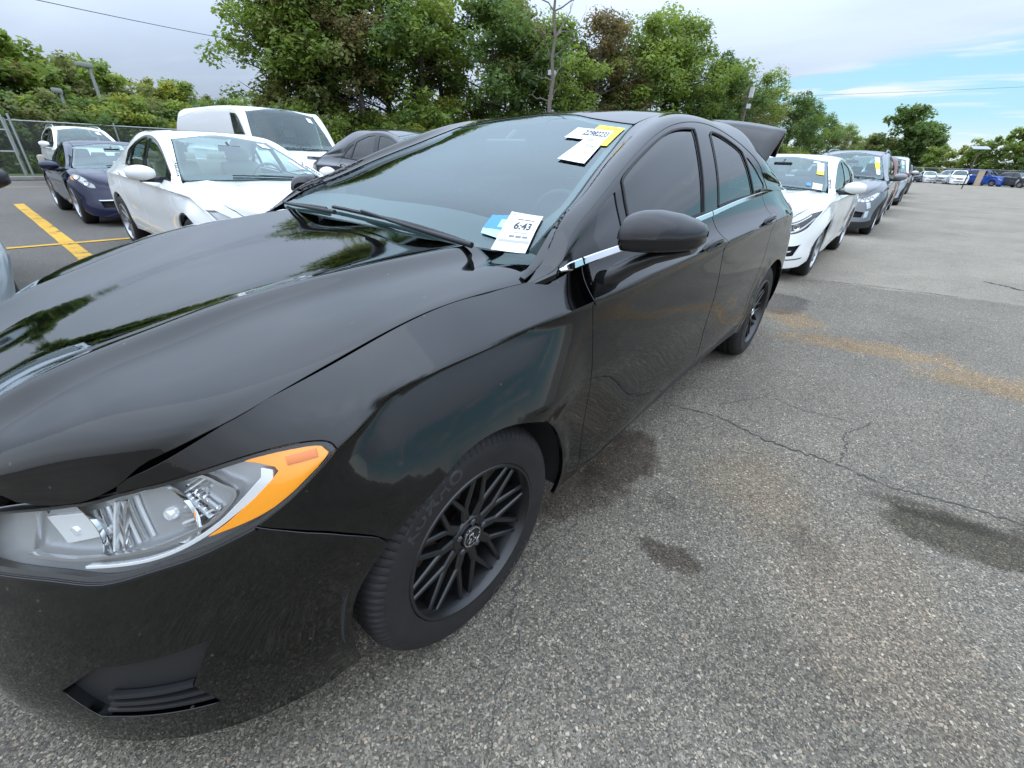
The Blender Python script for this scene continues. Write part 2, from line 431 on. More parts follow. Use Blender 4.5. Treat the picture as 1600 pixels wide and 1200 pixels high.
M_BLACK = car_paint('paint_black', (.0005, .0005, .0006), 1.0, .3)
def add_specks(m):
    """dried water spots and dust specks on dark paint"""
    nt = m.node_tree; N = nt.nodes.new; L = nt.links.new; b = nt.nodes['Principled BSDF']
    tc = N('ShaderNodeTexCoord'); v = N('ShaderNodeTexVoronoi'); v.inputs['Scale'].default_value = 34; L(tc.outputs['Object'], v.inputs['Vector'])
    sp = N('ShaderNodeSeparateColor'); L(v.outputs['Color'], sp.inputs[0]); a = N('ShaderNodeMath'); a.operation = 'MULTIPLY'; L(sp.outputs[0], a.inputs[0]); a.inputs[1].default_value = .13
    q = N('ShaderNodeMath'); q.operation = 'LESS_THAN'; L(v.outputs['Distance'], q.inputs[0]); L(a.outputs[0], q.inputs[1]); g = N('ShaderNodeMath'); g.operation = 'GREATER_THAN'; L(sp.outputs[1], g.inputs[0]); g.inputs[1].default_value = .82
    h = N('ShaderNodeMath'); h.operation = 'MULTIPLY'; L(q.outputs[0], h.inputs[0]); L(g.outputs[0], h.inputs[1])
    n = N('ShaderNodeTexNoise'); n.inputs['Scale'].default_value = 2.2; n.inputs['Detail'].default_value = 8; n.inputs['Roughness'].default_value = .7; L(tc.outputs['Object'], n.inputs['Vector'])
    r = N('ShaderNodeMapRange'); r.inputs['From Min'].default_value = .5; r.inputs['From Max'].default_value = .85; r.inputs['To Max'].default_value = .10; L(n.outputs['Fac'], r.inputs['Value'])
    s = N('ShaderNodeMath'); s.operation = 'MULTIPLY_ADD'; s.use_clamp = True; L(h.outputs[0], s.inputs[0]); s.inputs[1].default_value = .30; L(r.outputs[0], s.inputs[2])
    mx = N('ShaderNodeMix'); mx.data_type = 'RGBA'; mx.inputs[6].default_value = b.inputs['Base Color'].default_value; mx.inputs[7].default_value = (.11, .10, .09, 1); L(s.outputs[0], mx.inputs[0]); L(mx.outputs[2], b.inputs['Base Color'])


add_specks(M_BLACK)
M_GLOSSB = mat('gloss_black_trim', (.006, .006, .007), .12)
M_TRIM = mat('black_plastic', (.009, .009, .010), .45, bump=(900, .15, .002))
M_TRIMS = mat('black_plastic_smooth', (.012, .012, .013), .38)
M_SEAL = mat('rubber_seal', (.008, .008, .009), .6)
M_CHROME = mat('chrome', (.82, .83, .85), .06, 1.0)
M_SATIN = mat('satin_aluminium', (.62, .63, .65), .28, 1.0)
M_TYRE = mat('tyre_rubber', (.006, .0057, .006), .7, var=(14, (.015, .0125, .012), 2.2), bump=(120, .2, .003))
M_RIMB = mat('rim_satin_black', (.005, .005, .0055), .36, coat=.25, coat_rough=.12)
M_RIMS = mat('rim_silver', (.36, .37, .39), .32, .85)
M_RIMD = mat('rim_dark_grey', (.09, .09, .095), .35, .7)
M_DISC = mat('brake_disc_steel', (.22, .19, .17), .45, .8, var=(9, (.14, .07, .035), 2))
M_CALI = mat('caliper_iron', (.07, .055, .045), .7)
M_UNDER = mat('underbody_black', (.006, .006, .006), .9)
M_LINER = mat('wheel_arch_liner', (.012, .012, .012), .85, bump=(150, .4, .004))
M_INT = mat('cabin_black', (.022, .022, .024), .7)
M_INTB = mat('cabin_beige', (.42, .37, .29), .7)
M_INTG = mat('cabin_grey', (.16, .155, .15), .7)
G_SCREEN = glass('windscreen_glass', (.58, .74, .72), sheen=(.86, .98, 1.0))
G_CLEAR = glass('side_glass_green', (.62, .74, .70))
G_TINT = glass('side_glass_tinted', (.035, .036, .04))
G_LENS = glass('lamp_lens', (.93, .94, .94), 1.5)
M_AMBER = mat('amber_plastic', (1.0, .34, .004), .2, coat=.6)
M_REDL = mat('red_lamp_plastic', (.45, .01, .01), .18, coat=.6)
M_LAMPW = mat('lamp_white_plastic', (.85, .86, .86), .15, .4)
M_LAMPD = mat('lamp_grey_plastic', (.44, .45, .46), .28, .5)
M_PAPER = mat('white_paper', (.70, .71, .72), .6)
M_YEL = mat('yellow_paper', (.95, .72, .02), .5)
M_BLUE = mat('blue_sticker', (.03, .22, .62), .4)
M_LBLUE = mat('pale_blue_sticker', (.35, .75, .88), .4)
M_INK = mat('black_ink', (.03, .03, .035), .6)
M_INKG = mat('grey_ink', (.20, .21, .23), .6)
M_PINK = mat('pink_paper', (.85, .55, .55), .6)


def text_mesh(txt, size):
    c = bpy.data.curves.new('txt', 'FONT'); c.body = txt; c.size = size; c.align_x = 'CENTER'; c.align_y = 'CENTER'; c.resolution_u = 2; c.offset = size * .03
    o = bpy.data.objects.new('txt', c); COL.objects.link(o)
    dg = bpy.context.evaluated_depsgraph_get(); me = bpy.data.meshes.new_from_object(o.evaluated_get(dg))
    V = np.array([tuple(v.co) for v in me.vertices]); F = [tuple(p.vertices) for p in me.polygons]
    bpy.data.objects.remove(o, do_unlink=True); bpy.data.curves.remove(c); bpy.data.meshes.remove(me)
    return V, F


# ------------------------------------------------------------------ wheels
def wheel_proto(name, Rt=.333, W=.225, Rr=.222, style='mesh', mrim=None, seg=96, fine=True, letters=None):
    """a wheel with its axis along y, outer face towards +y, centre at the origin"""
    w = bpy.data.objects.new(name, None); w.empty_display_size = .1
    hw = W / 2
    prof = [(-hw + .012, Rr - .004), (-hw, Rr + .03), (-hw - .002, (Rr + Rt) / 2), (-hw + .010, Rt - .022), (-hw + .026, Rt - .007), (-hw + .045, Rt),
            (-.045, Rt + .001), (-.043, Rt - .008), (-.035, Rt - .008), (-.033, Rt + .001), (-.004, Rt + .001), (-.003, Rt - .008), (.003, Rt - .008), (.004, Rt + .001),
            (.033, Rt + .001), (.035, Rt - .008), (.043, Rt - .008), (.045, Rt + .001),
            (hw - .045, Rt), (hw - .026, Rt - .007), (hw - .016, Rt - .015), (hw - .010, Rt - .022), (hw - .006, Rt - .030), (hw - .005, Rt - .034), (hw - .001, Rt - .040), (hw + .001, Rt - .055), (hw, Rr + .038),
            (hw - .003, Rr + .018), (hw - .004, Rr + .010), (hw - .008, Rr + .008), (hw - .010, Rr + .002), (hw - .018, Rr - .004)]
    if fine:
        def mod(k, j, o, r):
            if (k % 4 == 0) and (j in (3, 4, 5, 18, 19, 20, 21, 22)): r -= .006
            return o, r
        ty = MB().lathe(prof, 4 * 96, 'y', mod=mod)
    else:
        ty = MB().lathe([p for i, p in enumerate(prof) if i not in (6, 7, 8, 9, 10, 11, 12, 13, 14, 15, 16, 17, 20, 22, 23)], seg, 'y')
    ty.build('tyre', M_TYRE, w, True, 35 if fine else None)
    mr = mrim or M_RIMB
    rimp = [(hw - .006, Rr + .009), (hw - .002, Rr + .006), (hw - .002, Rr - .001), (hw - .012, Rr - .006), (hw - .030, Rr - .012), (.0, Rr - .024), (-.04, Rr - .032), (-hw + .02, Rr - .02)]
    MB().lathe(rimp, 96 if fine else seg, 'y').build('rim', mr, w, True, 40)
    # dark dish behind the spokes and the brake
    MB().lathe([(-.055, .002), (-.055, Rr - .03)], 48, 'y').build('brake_backplate', M_UNDER, w)
    d = MB(); d.lathe([(-.012, .07), (.0, .07), (.0, .148), (-.004, .15), (-.024, .15), (-.028, .148), (-.028, .07)], 64 if fine else 32, 'y', closed=True); d.build('brake_disc', M_DISC, w, True, 30)
    if fine:
        c = MB(); c.box((0, 0, 0), (.09, .075, .15), Matrix.Rotation(R(0), 3, 'Y'), .012); o = c.build('brake_caliper', M_CALI, w, True, 40); o.location = (-.125, -.012, .05)
    face = hw - .022                              # plane of the spoke faces at the rim
    hub = hw - .030

    def bar(mb, a, b, wa, wb, ta=.030, tb=.022):
        a, b = Vector(a), Vector(b); t = (b - a).normalized(); s_ = Vector((0, 1, 0)).cross(t).normalized(); n = t.cross(s_).normalized()
        if n.y < 0: n = -n
        V = []
        for p, ww, th in ((a, wa, ta), (b, wb, tb)):
            for u, v in ((-.5, -1), (-.5, -.18), (-.30, 0), (.30, 0), (.5, -.18), (.5, -1)): V.append(p + s_ * (u * ww) + n * (v * th))
        F = [(i, (i + 1) % 6, 6 + (i + 1) % 6, 6 + i) for i in range(6)] + [tuple(range(5, -1, -1)), tuple(range(6, 12))]
        mb.add(V, F)

    def pol(r, a, y): return (r * math.cos(R(a)), y, r * math.sin(R(a)))
    if style == 'mesh':                            # ten forked spokes
        for k in range(10):
            a = 36 * k + 9; mb = MB()
            bar(mb, pol(.045, a, hub - .010), pol(.105, a, hub - .004), .034, .026)
            bar(mb, pol(.098, a, hub - .0045), pol(Rr - .004, a - 13.5, face), .018, .013)
            bar(mb, pol(.098, a, hub - .0045), pol(Rr - .004, a + 13.5, face), .018, .013)
            mb.build('spoke', mr, w)
    elif style == 'five':
        for k in range(5):
            a = 72 * k + 90; mb = MB()
            bar(mb, pol(.04, a - 8, hub - .004), pol(Rr - .004, a - 9, face + .008), .036, .028); bar(mb, pol(.04, a + 8, hub - .004), pol(Rr - .004, a + 9, face + .008), .036, .028)
            mb.build('spoke', mr, w)
    else:                                          # ten plain
        for k in range(10):
            a = 36 * k; mb = MB(); bar(mb, pol(.04, a, hub - .006), pol(Rr - .004, a, face + .006), .034, .026); mb.build('spoke', mr, w)
    h = MB(); h.lathe([(hub - .05, .062), (hub - .012, .062), (hub - .006, .057), (hub - .006, .036), (hub - .010, .034)], 40, 'y'); h.build('hub', mr, w, True, 30)
    cp = MB(); cp.lathe([(hub - .012, .034), (hub - .001, .033), (hub + .002, .030), (hub + .002, .028), (hub, .0275), (hub, .001)], 40, 'y'); cp.build('centre_cap', M_GLOSSB, w, True, 30)
    if fine:
        e = MB(); e.lathe([(hub + .0015, .0315), (hub + .004, .031), (hub + .004, .028), (hub + .0015, .0275)], 48, 'y'); e.build('cap_ring', M_CHROME, w, True, 40)
        # emblem: a slanted bar and a hook inside the ring
        e = MB(); e.tube([(-.013, hub + .002, -.017), (-.004, hub + .003, -.002), (.003, hub + .003, .018)], .0022, 6)
        e.tube([(-.004, hub + .003, .012), (.010, hub + .003, .012), (.013, hub + .003, .002), (.004, hub + .003, -.004), (.014, hub + .003, -.016)], .0022, 6); e.build('cap_emblem', M_CHROME, w, True, 40)
        for k in range(5):
            a = 72 * k + 27; n = MB(); n.lathe([(hub - .012, .010), (hub - .001, .010), (hub + .002, .007), (hub + .002, .0005)], 6, 'y', (.048 * math.cos(R(a)), 0, .048 * math.sin(R(a)))); n.build('lug_nut', M_RIMD, w, False)
        if letters:
            for txt, a0 in letters:
                V, F = text_mesh(txt, .048); V = V * [1.15, 1, 1]
                r0 = (Rr + Rt) / 2 + .002; rr = r0 + V[:, 1]; th = R(a0) + V[:, 0] / r0
                yy = np.interp(rr, [Rr + .018, Rr + .038, Rt - .055, Rt - .04, Rt - .034], [hw - .003, hw, hw + .001, hw - .001, hw - .005]) + .0008
                P = np.stack([rr * np.cos(th), yy, rr * np.sin(th)], 1)
                link('sidewall_lettering', mesh('sidewall_lettering', P, F, M_LETTER, False), None, w)
    return w


M_LETTER = mat('raised_rubber_letters', (.034, .031, .031), .5)


def place_wheel(proto, parent, loc, side, spin=0.0):
    o = copy_tree(proto, parent); o.location = loc
    o.rotation_euler = (0, spin, 0) if side > 0 else (0, spin, math.pi)
    return o


def drop_proto(o):
    for ch in list(o.children): drop_proto(ch)
    bpy.data.objects.remove(o, do_unlink=True)

# ------------------------------------------------------------------ the black sedan: body tables (x forward from the front axle, metres)
SED_S = [  # station (x0, angle): rows edge, crown, crease, below, bulge, low, lower crease, bottom as (d, z)
    (0.0, 90, [(0.800, 0.760), (0.855, 0.690), (0.880, 0.620), (0.900, 0.550), (0.925, 0.450), (0.940, 0.355), (0.945, 0.265), (0.915, 0.167)]),
    (0.0, 70, [(0.825, 0.750), (0.870, 0.690), (0.890, 0.620), (0.910, 0.555), (0.940, 0.450), (0.965, 0.355), (0.975, 0.265), (0.965, 0.162)]),
    (0.0, 55, [(0.840, 0.735), (0.870, 0.680), (0.888, 0.620), (0.912, 0.555), (0.945, 0.450), (0.970, 0.355), (0.985, 0.265), (0.977, 0.152)]),
    (0.0, 42, [(0.862, 0.761), (0.885, 0.690), (0.902, 0.620), (0.922, 0.550), (0.950, 0.440), (0.970, 0.355), (0.980, 0.265), (0.977, 0.162)]),
    (0.0, 30, [(0.856, 0.855), (0.890, 0.785), (0.918, 0.705), (0.935, 0.620), (0.952, 0.500), (0.958, 0.400), (0.966, 0.290), (0.955, 0.180)]),
    (0.0, 20, [(0.825, 0.905), (0.878, 0.862), (0.925, 0.805), (0.928, 0.775), (0.966, 0.620), (0.957, 0.460), (0.957, 0.330), (0.930, 0.200)]),
    (0.0, 10, [(0.795, 0.943), (0.850, 0.912), (0.900, 0.872), (0.886, 0.846), (0.958, 0.697), (0.945, 0.520), (0.940, 0.360), (0.905, 0.210)]),
    (0.0, 0, [(0.790, 0.968), (0.845, 0.932), (0.894, 0.888), (0.876, 0.862), (0.943, 0.715), (0.932, 0.530), (0.925, 0.360), (0.880, 0.210)]),
    (-0.2, 0, [(0.797, 0.975), (0.853, 0.940), (0.902, 0.899), (0.886, 0.873), (0.935, 0.700), (0.925, 0.530), (0.920, 0.360), (0.885, 0.220)]),
    (-0.36, 0, [(0.835, 0.992), (0.868, 0.952), (0.908, 0.908), (0.898, 0.882), (0.922, 0.700), (0.918, 0.530), (0.910, 0.360), (0.885, 0.240)]),
    (-0.6, 0, [(0.848, 1.015), (0.875, 0.965), (0.913, 0.919), (0.907, 0.882), (0.916, 0.700), (0.911, 0.530), (0.912, 0.325), (0.885, 0.250)]),
    (-1.0, 0, [(0.842, 1.030), (0.874, 0.975), (0.917, 0.933), (0.910, 0.890), (0.918, 0.710), (0.911, 0.530), (0.912, 0.365), (0.885, 0.262)]),
    (-1.5, 0, [(0.829, 1.055), (0.868, 0.990), (0.919, 0.950), (0.911, 0.905), (0.920, 0.720), (0.911, 0.540), (0.912, 0.400), (0.885, 0.280)]),
    (-2.0, 0, [(0.812, 1.090), (0.860, 1.010), (0.918, 0.965), (0.910, 0.918), (0.922, 0.730), (0.911, 0.550), (0.912, 0.415), (0.885, 0.290)]),
    (-2.5, 0, [(0.797, 1.117), (0.850, 1.030), (0.912, 0.980), (0.908, 0.930), (0.917, 0.760), (0.911, 0.570), (0.912, 0.425), (0.885, 0.270)]),
    (-2.85, 0, [(0.785, 1.125), (0.840, 1.040), (0.900, 0.985), (0.903, 0.910), (0.917, 0.780), (0.924, 0.580), (0.920, 0.390), (0.880, 0.230)]),
    (-3.1, 0, [(0.770, 1.125), (0.820, 1.045), (0.880, 0.985), (0.892, 0.910), (0.915, 0.780), (0.925, 0.580), (0.915, 0.390), (0.870, 0.220)]),
    (-3.1, -20, [(0.770, 1.110), (0.830, 1.050), (0.890, 0.980), (0.905, 0.900), (0.925, 0.770), (0.930, 0.580), (0.920, 0.390), (0.870, 0.220)]),
    (-3.1, -45, [(0.780, 1.090), (0.850, 1.050), (0.900, 0.980), (0.920, 0.900), (0.950, 0.770), (0.960, 0.580), (0.940, 0.390), (0.880, 0.220)]),
    (-3.1, -70, [(0.770, 1.080), (0.840, 1.050), (0.870, 0.980), (0.880, 0.900), (0.900, 0.770), (0.910, 0.580), (0.890, 0.390), (0.840, 0.220)]),
    (-3.1, -90, [(0.750, 1.080), (0.820, 1.050), (0.840, 0.980), (0.850, 0.900), (0.860, 0.770), (0.870, 0.580), (0.850, 0.390), (0.800, 0.220)]),]

SED_H = [  # bonnet: centre, mid, inside ridge, crest, outside ridge, flank, shoulder, edge, beyond
    (-0.5, 0, [(0.000, 1.036), (0.300, 1.029), (0.530, 1.039), (0.600, 1.043), (0.670, 1.021), (0.740, 1.012), (0.780, 1.002), (0.800, 0.990), (0.860, 0.955)]),
    (-0.3, 0, [(0.000, 1.022), (0.280, 1.015), (0.500, 1.026), (0.565, 1.030), (0.630, 1.008), (0.710, 1.002), (0.769, 0.991), (0.800, 0.978), (0.860, 0.945)]),
    (0.0, 0, [(0.000, 0.995), (0.250, 0.988), (0.445, 1.001), (0.508, 1.005), (0.570, 0.983), (0.670, 0.981), (0.749, 0.974), (0.790, 0.966), (0.850, 0.935)]),
    (0.15, 0, [(0.000, 0.972), (0.230, 0.966), (0.405, 0.979), (0.468, 0.983), (0.530, 0.960), (0.650, 0.958), (0.739, 0.950), (0.785, 0.941), (0.840, 0.908)]),
    (0.3, 0, [(0.000, 0.942), (0.210, 0.937), (0.365, 0.950), (0.427, 0.954), (0.490, 0.931), (0.630, 0.926), (0.721, 0.914), (0.768, 0.900), (0.830, 0.865)]),
    (0.45, 0, [(0.000, 0.900), (0.190, 0.897), (0.330, 0.910), (0.390, 0.914), (0.450, 0.890), (0.590, 0.887), (0.700, 0.872), (0.735, 0.846), (0.800, 0.795)]),
    (0.58, 0, [(0.000, 0.859), (0.175, 0.858), (0.305, 0.873), (0.362, 0.877), (0.420, 0.854), (0.530, 0.847), (0.617, 0.815), (0.645, 0.757), (0.700, 0.680)]),
    (0.68, 0, [(0.000, 0.818), (0.160, 0.817), (0.285, 0.831), (0.333, 0.835), (0.380, 0.809), (0.450, 0.798), (0.507, 0.766), (0.525, 0.709), (0.580, 0.630)]),
    (0.76, 0, [(0.000, 0.782), (0.150, 0.783), (0.260, 0.785), (0.300, 0.784), (0.340, 0.772), (0.380, 0.750), (0.418, 0.728), (0.430, 0.690), (0.500, 0.620)]),
    (0.84, 0, [(0.000, 0.712), (0.100, 0.712), (0.160, 0.704), (0.195, 0.706), (0.230, 0.691), (0.270, 0.680), (0.308, 0.673), (0.320, 0.660), (0.400, 0.610)]),]

SED_G = [  # greenhouse: belt, glass, glass, frame line, rail, screen edge, mid, centre
    (-0.27, 0, [(0.815, 0.970), (0.811, 0.971), (0.807, 0.972), (0.802, 0.974), (0.790, 0.978), (0.762, 0.992), (0.400, 1.022), (0.000, 1.031)]),
    (-0.34, 0, [(0.853, 0.999), (0.848, 1.000), (0.842, 1.002), (0.834, 1.005), (0.800, 1.011), (0.748, 1.022), (0.400, 1.056), (0.000, 1.067)]),
    (-0.44, 0, [(0.851, 1.008), (0.843, 1.027), (0.833, 1.048), (0.820, 1.069), (0.775, 1.087), (0.722, 1.075), (0.400, 1.109), (0.000, 1.119)]),
    (-0.61, 0, [(0.848, 1.015), (0.829, 1.057), (0.807, 1.101), (0.783, 1.143), (0.735, 1.160), (0.679, 1.142), (0.380, 1.177), (0.000, 1.188)]),
    (-0.79, 0, [(0.846, 1.021), (0.817, 1.086), (0.783, 1.153), (0.747, 1.216), (0.695, 1.234), (0.633, 1.215), (0.350, 1.247), (0.000, 1.258)]),
    (-1.05, 0, [(0.841, 1.032), (0.800, 1.126), (0.751, 1.222), (0.698, 1.313), (0.640, 1.332), (0.567, 1.312), (0.320, 1.338), (0.000, 1.347)]),
    (-1.33, 0, [(0.833, 1.045), (0.786, 1.161), (0.727, 1.280), (0.659, 1.393), (0.600, 1.418), (0.507, 1.411), (0.280, 1.428), (0.000, 1.434)]),
    (-1.5, 0, [(0.829, 1.055), (0.782, 1.177), (0.720, 1.303), (0.647, 1.420), (0.588, 1.450), (0.500, 1.452), (0.260, 1.465), (0.000, 1.469)]),
    (-1.7, 0, [(0.822, 1.068), (0.777, 1.189), (0.714, 1.315), (0.638, 1.434), (0.580, 1.466), (0.480, 1.480), (0.250, 1.493), (0.000, 1.497)]),
    (-2.0, 0, [(0.812, 1.090), (0.772, 1.199), (0.714, 1.314), (0.640, 1.423), (0.575, 1.467), (0.470, 1.486), (0.240, 1.499), (0.000, 1.503)]),
    (-2.3, 0, [(0.803, 1.106), (0.775, 1.190), (0.733, 1.281), (0.675, 1.371), (0.575, 1.462), (0.470, 1.484), (0.240, 1.498), (0.000, 1.502)]),
    (-2.6, 0, [(0.794, 1.120), (0.780, 1.164), (0.760, 1.212), (0.730, 1.291), (0.595, 1.433), (0.480, 1.461), (0.240, 1.477), (0.000, 1.482)]),
    (-2.9, 0, [(0.783, 1.125), (0.772, 1.150), (0.757, 1.180), (0.735, 1.239), (0.625, 1.349), (0.530, 1.377), (0.260, 1.401), (0.000, 1.407)]),
    (-3.2, 0, [(0.768, 1.122), (0.758, 1.137), (0.745, 1.153), (0.725, 1.189), (0.650, 1.243), (0.580, 1.260), (0.300, 1.280), (0.000, 1.285)]),
    (-3.5, 0, [(0.740, 1.115), (0.730, 1.121), (0.715, 1.127), (0.700, 1.132), (0.660, 1.140), (0.600, 1.145), (0.300, 1.155), (0.000, 1.158)]),]

# ------------------------------------------------------------------ the black sedan
def arch_pts(cx, cz, r, a0, a1, n=26):
    a = np.radians(np.linspace(a0, a1, n)); return np.stack([cx + r * np.cos(a), np.full(n, .9), cz + r * np.sin(a)], 1)


CREASE_Z = np.polyfit([-3.4, -2.9, -2.5, -2.0, -1.446, -1.0, -.462, -.185, .078, .30], [.99, .986, .980, .966, .951, .935, .9155, .8985, .886, .866], 5)
WING_Z = np.polyfit([-.462, -.185, .078, .30], [.9155, .8985, .886, .866], 2); WING_Y = np.polyfit([-.46, -.2, 0, .13, .30], [.909, .902, .894, .893, .888], 2)


def sed_bumps(P):
    """rolled lips round the wheel openings"""
    P = P.copy()
    for cx in (0.0, -2.85):
        r = np.hypot(P[:, 0] - cx, P[:, 2] - .332); m = np.exp(-((r - .378) / .026) ** 2) * (P[:, 2] > .2)
        P[:, 1] += .007 * m * np.clip((P[:, 1] - .6) / .2, 0, 1)
    # the wing swells out below the shoulder line towards the wheel opening
    xx = np.clip(P[:, 0], -.5, .32); zc = np.polyval(WING_Z, xx); yc = np.polyval(WING_Y, xx)
    wx = np.interp(P[:, 0], [-.46, -.16, .16, .37], [0, 1, 1, 0]); wz = np.clip((P[:, 2] - .62) / .08, 0, 1) * np.clip((zc - .002 - P[:, 2]) / .022, 0, 1) * (P[:, 1] > .7)
    dz = np.clip(zc - .020 - P[:, 2], 0, 1); P[:, 1] += (yc - .022 + .50 * dz - .25 * dz * dz - P[:, 1]) * wx * wx * (3 - 2 * wx) * wz * wz * (3 - 2 * wz)
    # the sharp shoulder line from the wing to the tail
    zc = np.polyval(CREASE_Z, np.clip(P[:, 0], -3.4, .3)); dz = P[:, 2] - zc
    amp = np.interp(P[:, 0], [-3.3, -2.7, .05, .27], [0, .006, .006, 0]) * np.clip((P[:, 1] - .6) / .2, 0, 1)
    P[:, 1] += amp * np.where(dz > 0, np.exp(-np.abs(dz) / .030), 1.8 * np.exp(-np.abs(dz) / .009) - .8 * np.exp(-np.abs(dz) / .030))
    return P


def build_black_sedan():
    S = Surf(SED_S, 0.0, -3.1, bumps=sed_bumps); H = Surf(SED_H, 2, -9, sym='start'); G = Surf(SED_G, 2, -9, sym='end')
    car = empty('black_sedan'); tag(car, 'black four-door sedan with black mesh wheels and its boot lid open', 'car')
    h = .026; GP = .0024
    xz = lambda pts: S.find(pts, (1, 0, 1))
    lamp_top = [(-.709, .336), (-.659, .345), (-.565, .608), (-.455, 1.016), (-.37, 1.42), (-.336, 1.72), (-.327, 2.15)]
    lamp_low = [(-.327, 2.15), (-.338, 2.54), (-.383, 2.62), (-.442, 2.53), (-.478, 2.49)]
    lamp_low2 = [(-.478, 2.49), (-.512, 2.430), (-.559, 2.412), (-.654, 2.505), (-.761, 2.855), (-.857, 2.892), (-.965, 2.975), (-1.029, 2.990)]
    seam = curve([(-.478, 2.49), (-.439, 3.011), (-.40, 3.423), (-.35, 3.804), (-.32, 4.005), (-.288, 4.218)], 3)
    af = xz(arch_pts(0, .332, .372, 42, 192)); a_front = xz(arch_pts(0, .332, .372, 41, -15, 14))
    shut = curve([(-.70, .02), (-.655, 0.001), (-.558, 0.001), (-.455, 0.001), (-.321, .001), (-.167, .001), (.02, .001), (.20, .01), (.277, .05)], 5)
    dshut = curve([(.470, .0), (.452, 1.79), (.474, 3.26), (.485, 4.37), (.482, 5.55), (.500, 6.45), (.503, 7.0)], 5)
    for side in (1, -1):
        # front wing
        p = np.vstack([curve(lamp_top, 4)[:-1], curve(lamp_low, 4)[:-1], seam[:-1], af, [(.42, 7.0)], dshut[::-1], [(.36, .0), (.30, .04)], shut[::-1]])
        panel('front_wing', S, p, h, gap=GP, mt=M_BLACK, parent=car, side=side)
        # front door with handle
        p = np.vstack([dshut[:-4], [(.500, 6.5), (1.585, 6.5), (1.60, 5.2), (1.605, 3.5), (1.60, 1.5), (1.585, .0)]])
        fd = panel('front_door', S, p, .03, gap=GP, mt=M_BLACK, parent=car, side=side)
        p = np.array([(1.590, 0), (1.605, 1.5), (1.610, 3.5), (1.605, 5.2), (1.590, 6.5), (2.385, 6.5), (2.39, 5.6), (2.415, 4.8), (2.475, 3.9), (2.52, 3.0), (2.535, 1.6), (2.525, 0)])
        rd = panel('rear_door', S, p, .03, gap=GP, mt=M_BLACK, parent=car, side=side)
        for dr, s0 in ((fd, 1.285), (rd, 2.245)):
            s_ = np.linspace(s0, s0 + .215, 15); t_ = 1.72 + 0 * s_; P, N = S.ev(s_, t_)
            lift = .030 * np.sin(np.linspace(0, math.pi, 15)) ** .5 + .004
            Q = P + N * lift[:, None]; mb = MB()
            r_ = .0115 * np.ones(15); r_[0] = r_[-1] = .007; V = []
            mb.tube([tuple(q * [1, side, 1]) for q in Q], r_.tolist(), 10)
            mb.build('handle', M_GLOSSB, dr, True, 60)
            sc = np.linspace(0, 2 * math.pi, 24, endpoint=False)
            cup = np.stack([s0 + .105 + .062 * np.cos(sc), 1.95 + .42 * np.sin(sc)], 1)
            panel('handle_recess', S, cup, .02, off=.0012, gap=0, rim=0, mt=M_TRIMS, parent=dr, side=side)
        # sill
        panel('sill', S, np.array([(.508, 6.53), (.508, 7.0), (2.42, 7.0), (2.395, 6.53)]), .03, mt=M_TRIMS, parent=car, side=side, rim=.05)
        # rear quarter
        ar = xz(arch_pts(-2.85, .332, .372, 5, 178))
        ar = xz(arch_pts(-2.85, .332, .372, -10, 190))
        p = np.vstack([[(2.53, 0), (2.54, 1.6), (2.525, 3.0), (2.48, 3.9), (2.42, 4.8), (2.395, 5.6), (2.39, 7.0)], ar, [(3.25, 7.0), (3.56, 7.0), (3.56, 0)]])
        panel('rear_quarter', S, p, .03, gap=GP, mt=M_BLACK, parent=car, side=side)
        # greenhouse side: gloss black frame with the glass openings
        fr = np.vstack([[(.345, .02)], [(2.665, .02)], curve([(2.665, .7), (2.63, 1.7), (2.51, 2.72), (2.3, 2.98), (2.0, 3.0)], 4), [(1.7, 3.0), (1.3, 3.0), (1.0, 3.0), (.75, 3.0), (.60, 3.0), (.44, 3.0), (.37, 2.2)]])
        g1 = np.array([(.585, .18), (.735, .18), (.755, 2.55), (.70, 2.60), (.625, 2.55), (.565, 1.4)])
        g2 = np.vstack([[(.782, .18), (1.49, .18), (1.60, 2.55)], curve([(1.60, 2.70), (1.35, 2.80), (1.06, 2.77), (.86, 2.74), (.815, 2.6)], 4)])
        g3 = np.vstack([[(1.70, .18), (2.335, .18), (2.29, 1.6)], curve([(2.245, 2.42), (2.18, 2.52), (1.98, 2.66), (1.84, 2.68)], 4), [(1.80, 2.55)]])
        g4 = np.vstack([[(2.385, .18), (2.52, .18)], curve([(2.585, .6), (2.59, 1.25), (2.48, 1.95), (2.34, 2.36)], 4), [(2.30, 2.3), (2.34, 1.4)]])
        panel('window_frame', G, fr, .03, off=-.002, mt=M_GLOSSB, parent=car, side=side, holes=[g1, g2, g3, g4], rim=.012)
        for nm, g in (('quarter_light', g1), ('front_side_window', g2), ('rear_side_window', g3), ('rear_quarter_light', g4)):
            panel(nm, G, g, .035, off=-.006, gap=-.004, rim=0, mt=G_TINT, parent=car, side=side)
        # rubber seals round the glass
        for g in (g2, g3):
            q = densify(g, .03, .1); P, N = G.ev(np.append(q[:, 0], q[0, 0]), np.append(q[:, 1], q[0, 1])); strip('window_seal', P, N, .009, .003, M_SEAL, car, side)
        # bright belt moulding
        for a, b in ((.352, .468), (.478, 1.585), (1.595, 2.525), (2.535, 2.66)):
            s_ = np.linspace(a, b, max(6, int((b - a) / .06))); P, N = G.ev(s_, .04 + 0 * s_); w_ = np.interp(s_, [.35, .40, 2.5, 2.66], [.008, .022, .021, .010])
            strip('belt_moulding', P, N, w_, .006, M_CHROME, car, side)
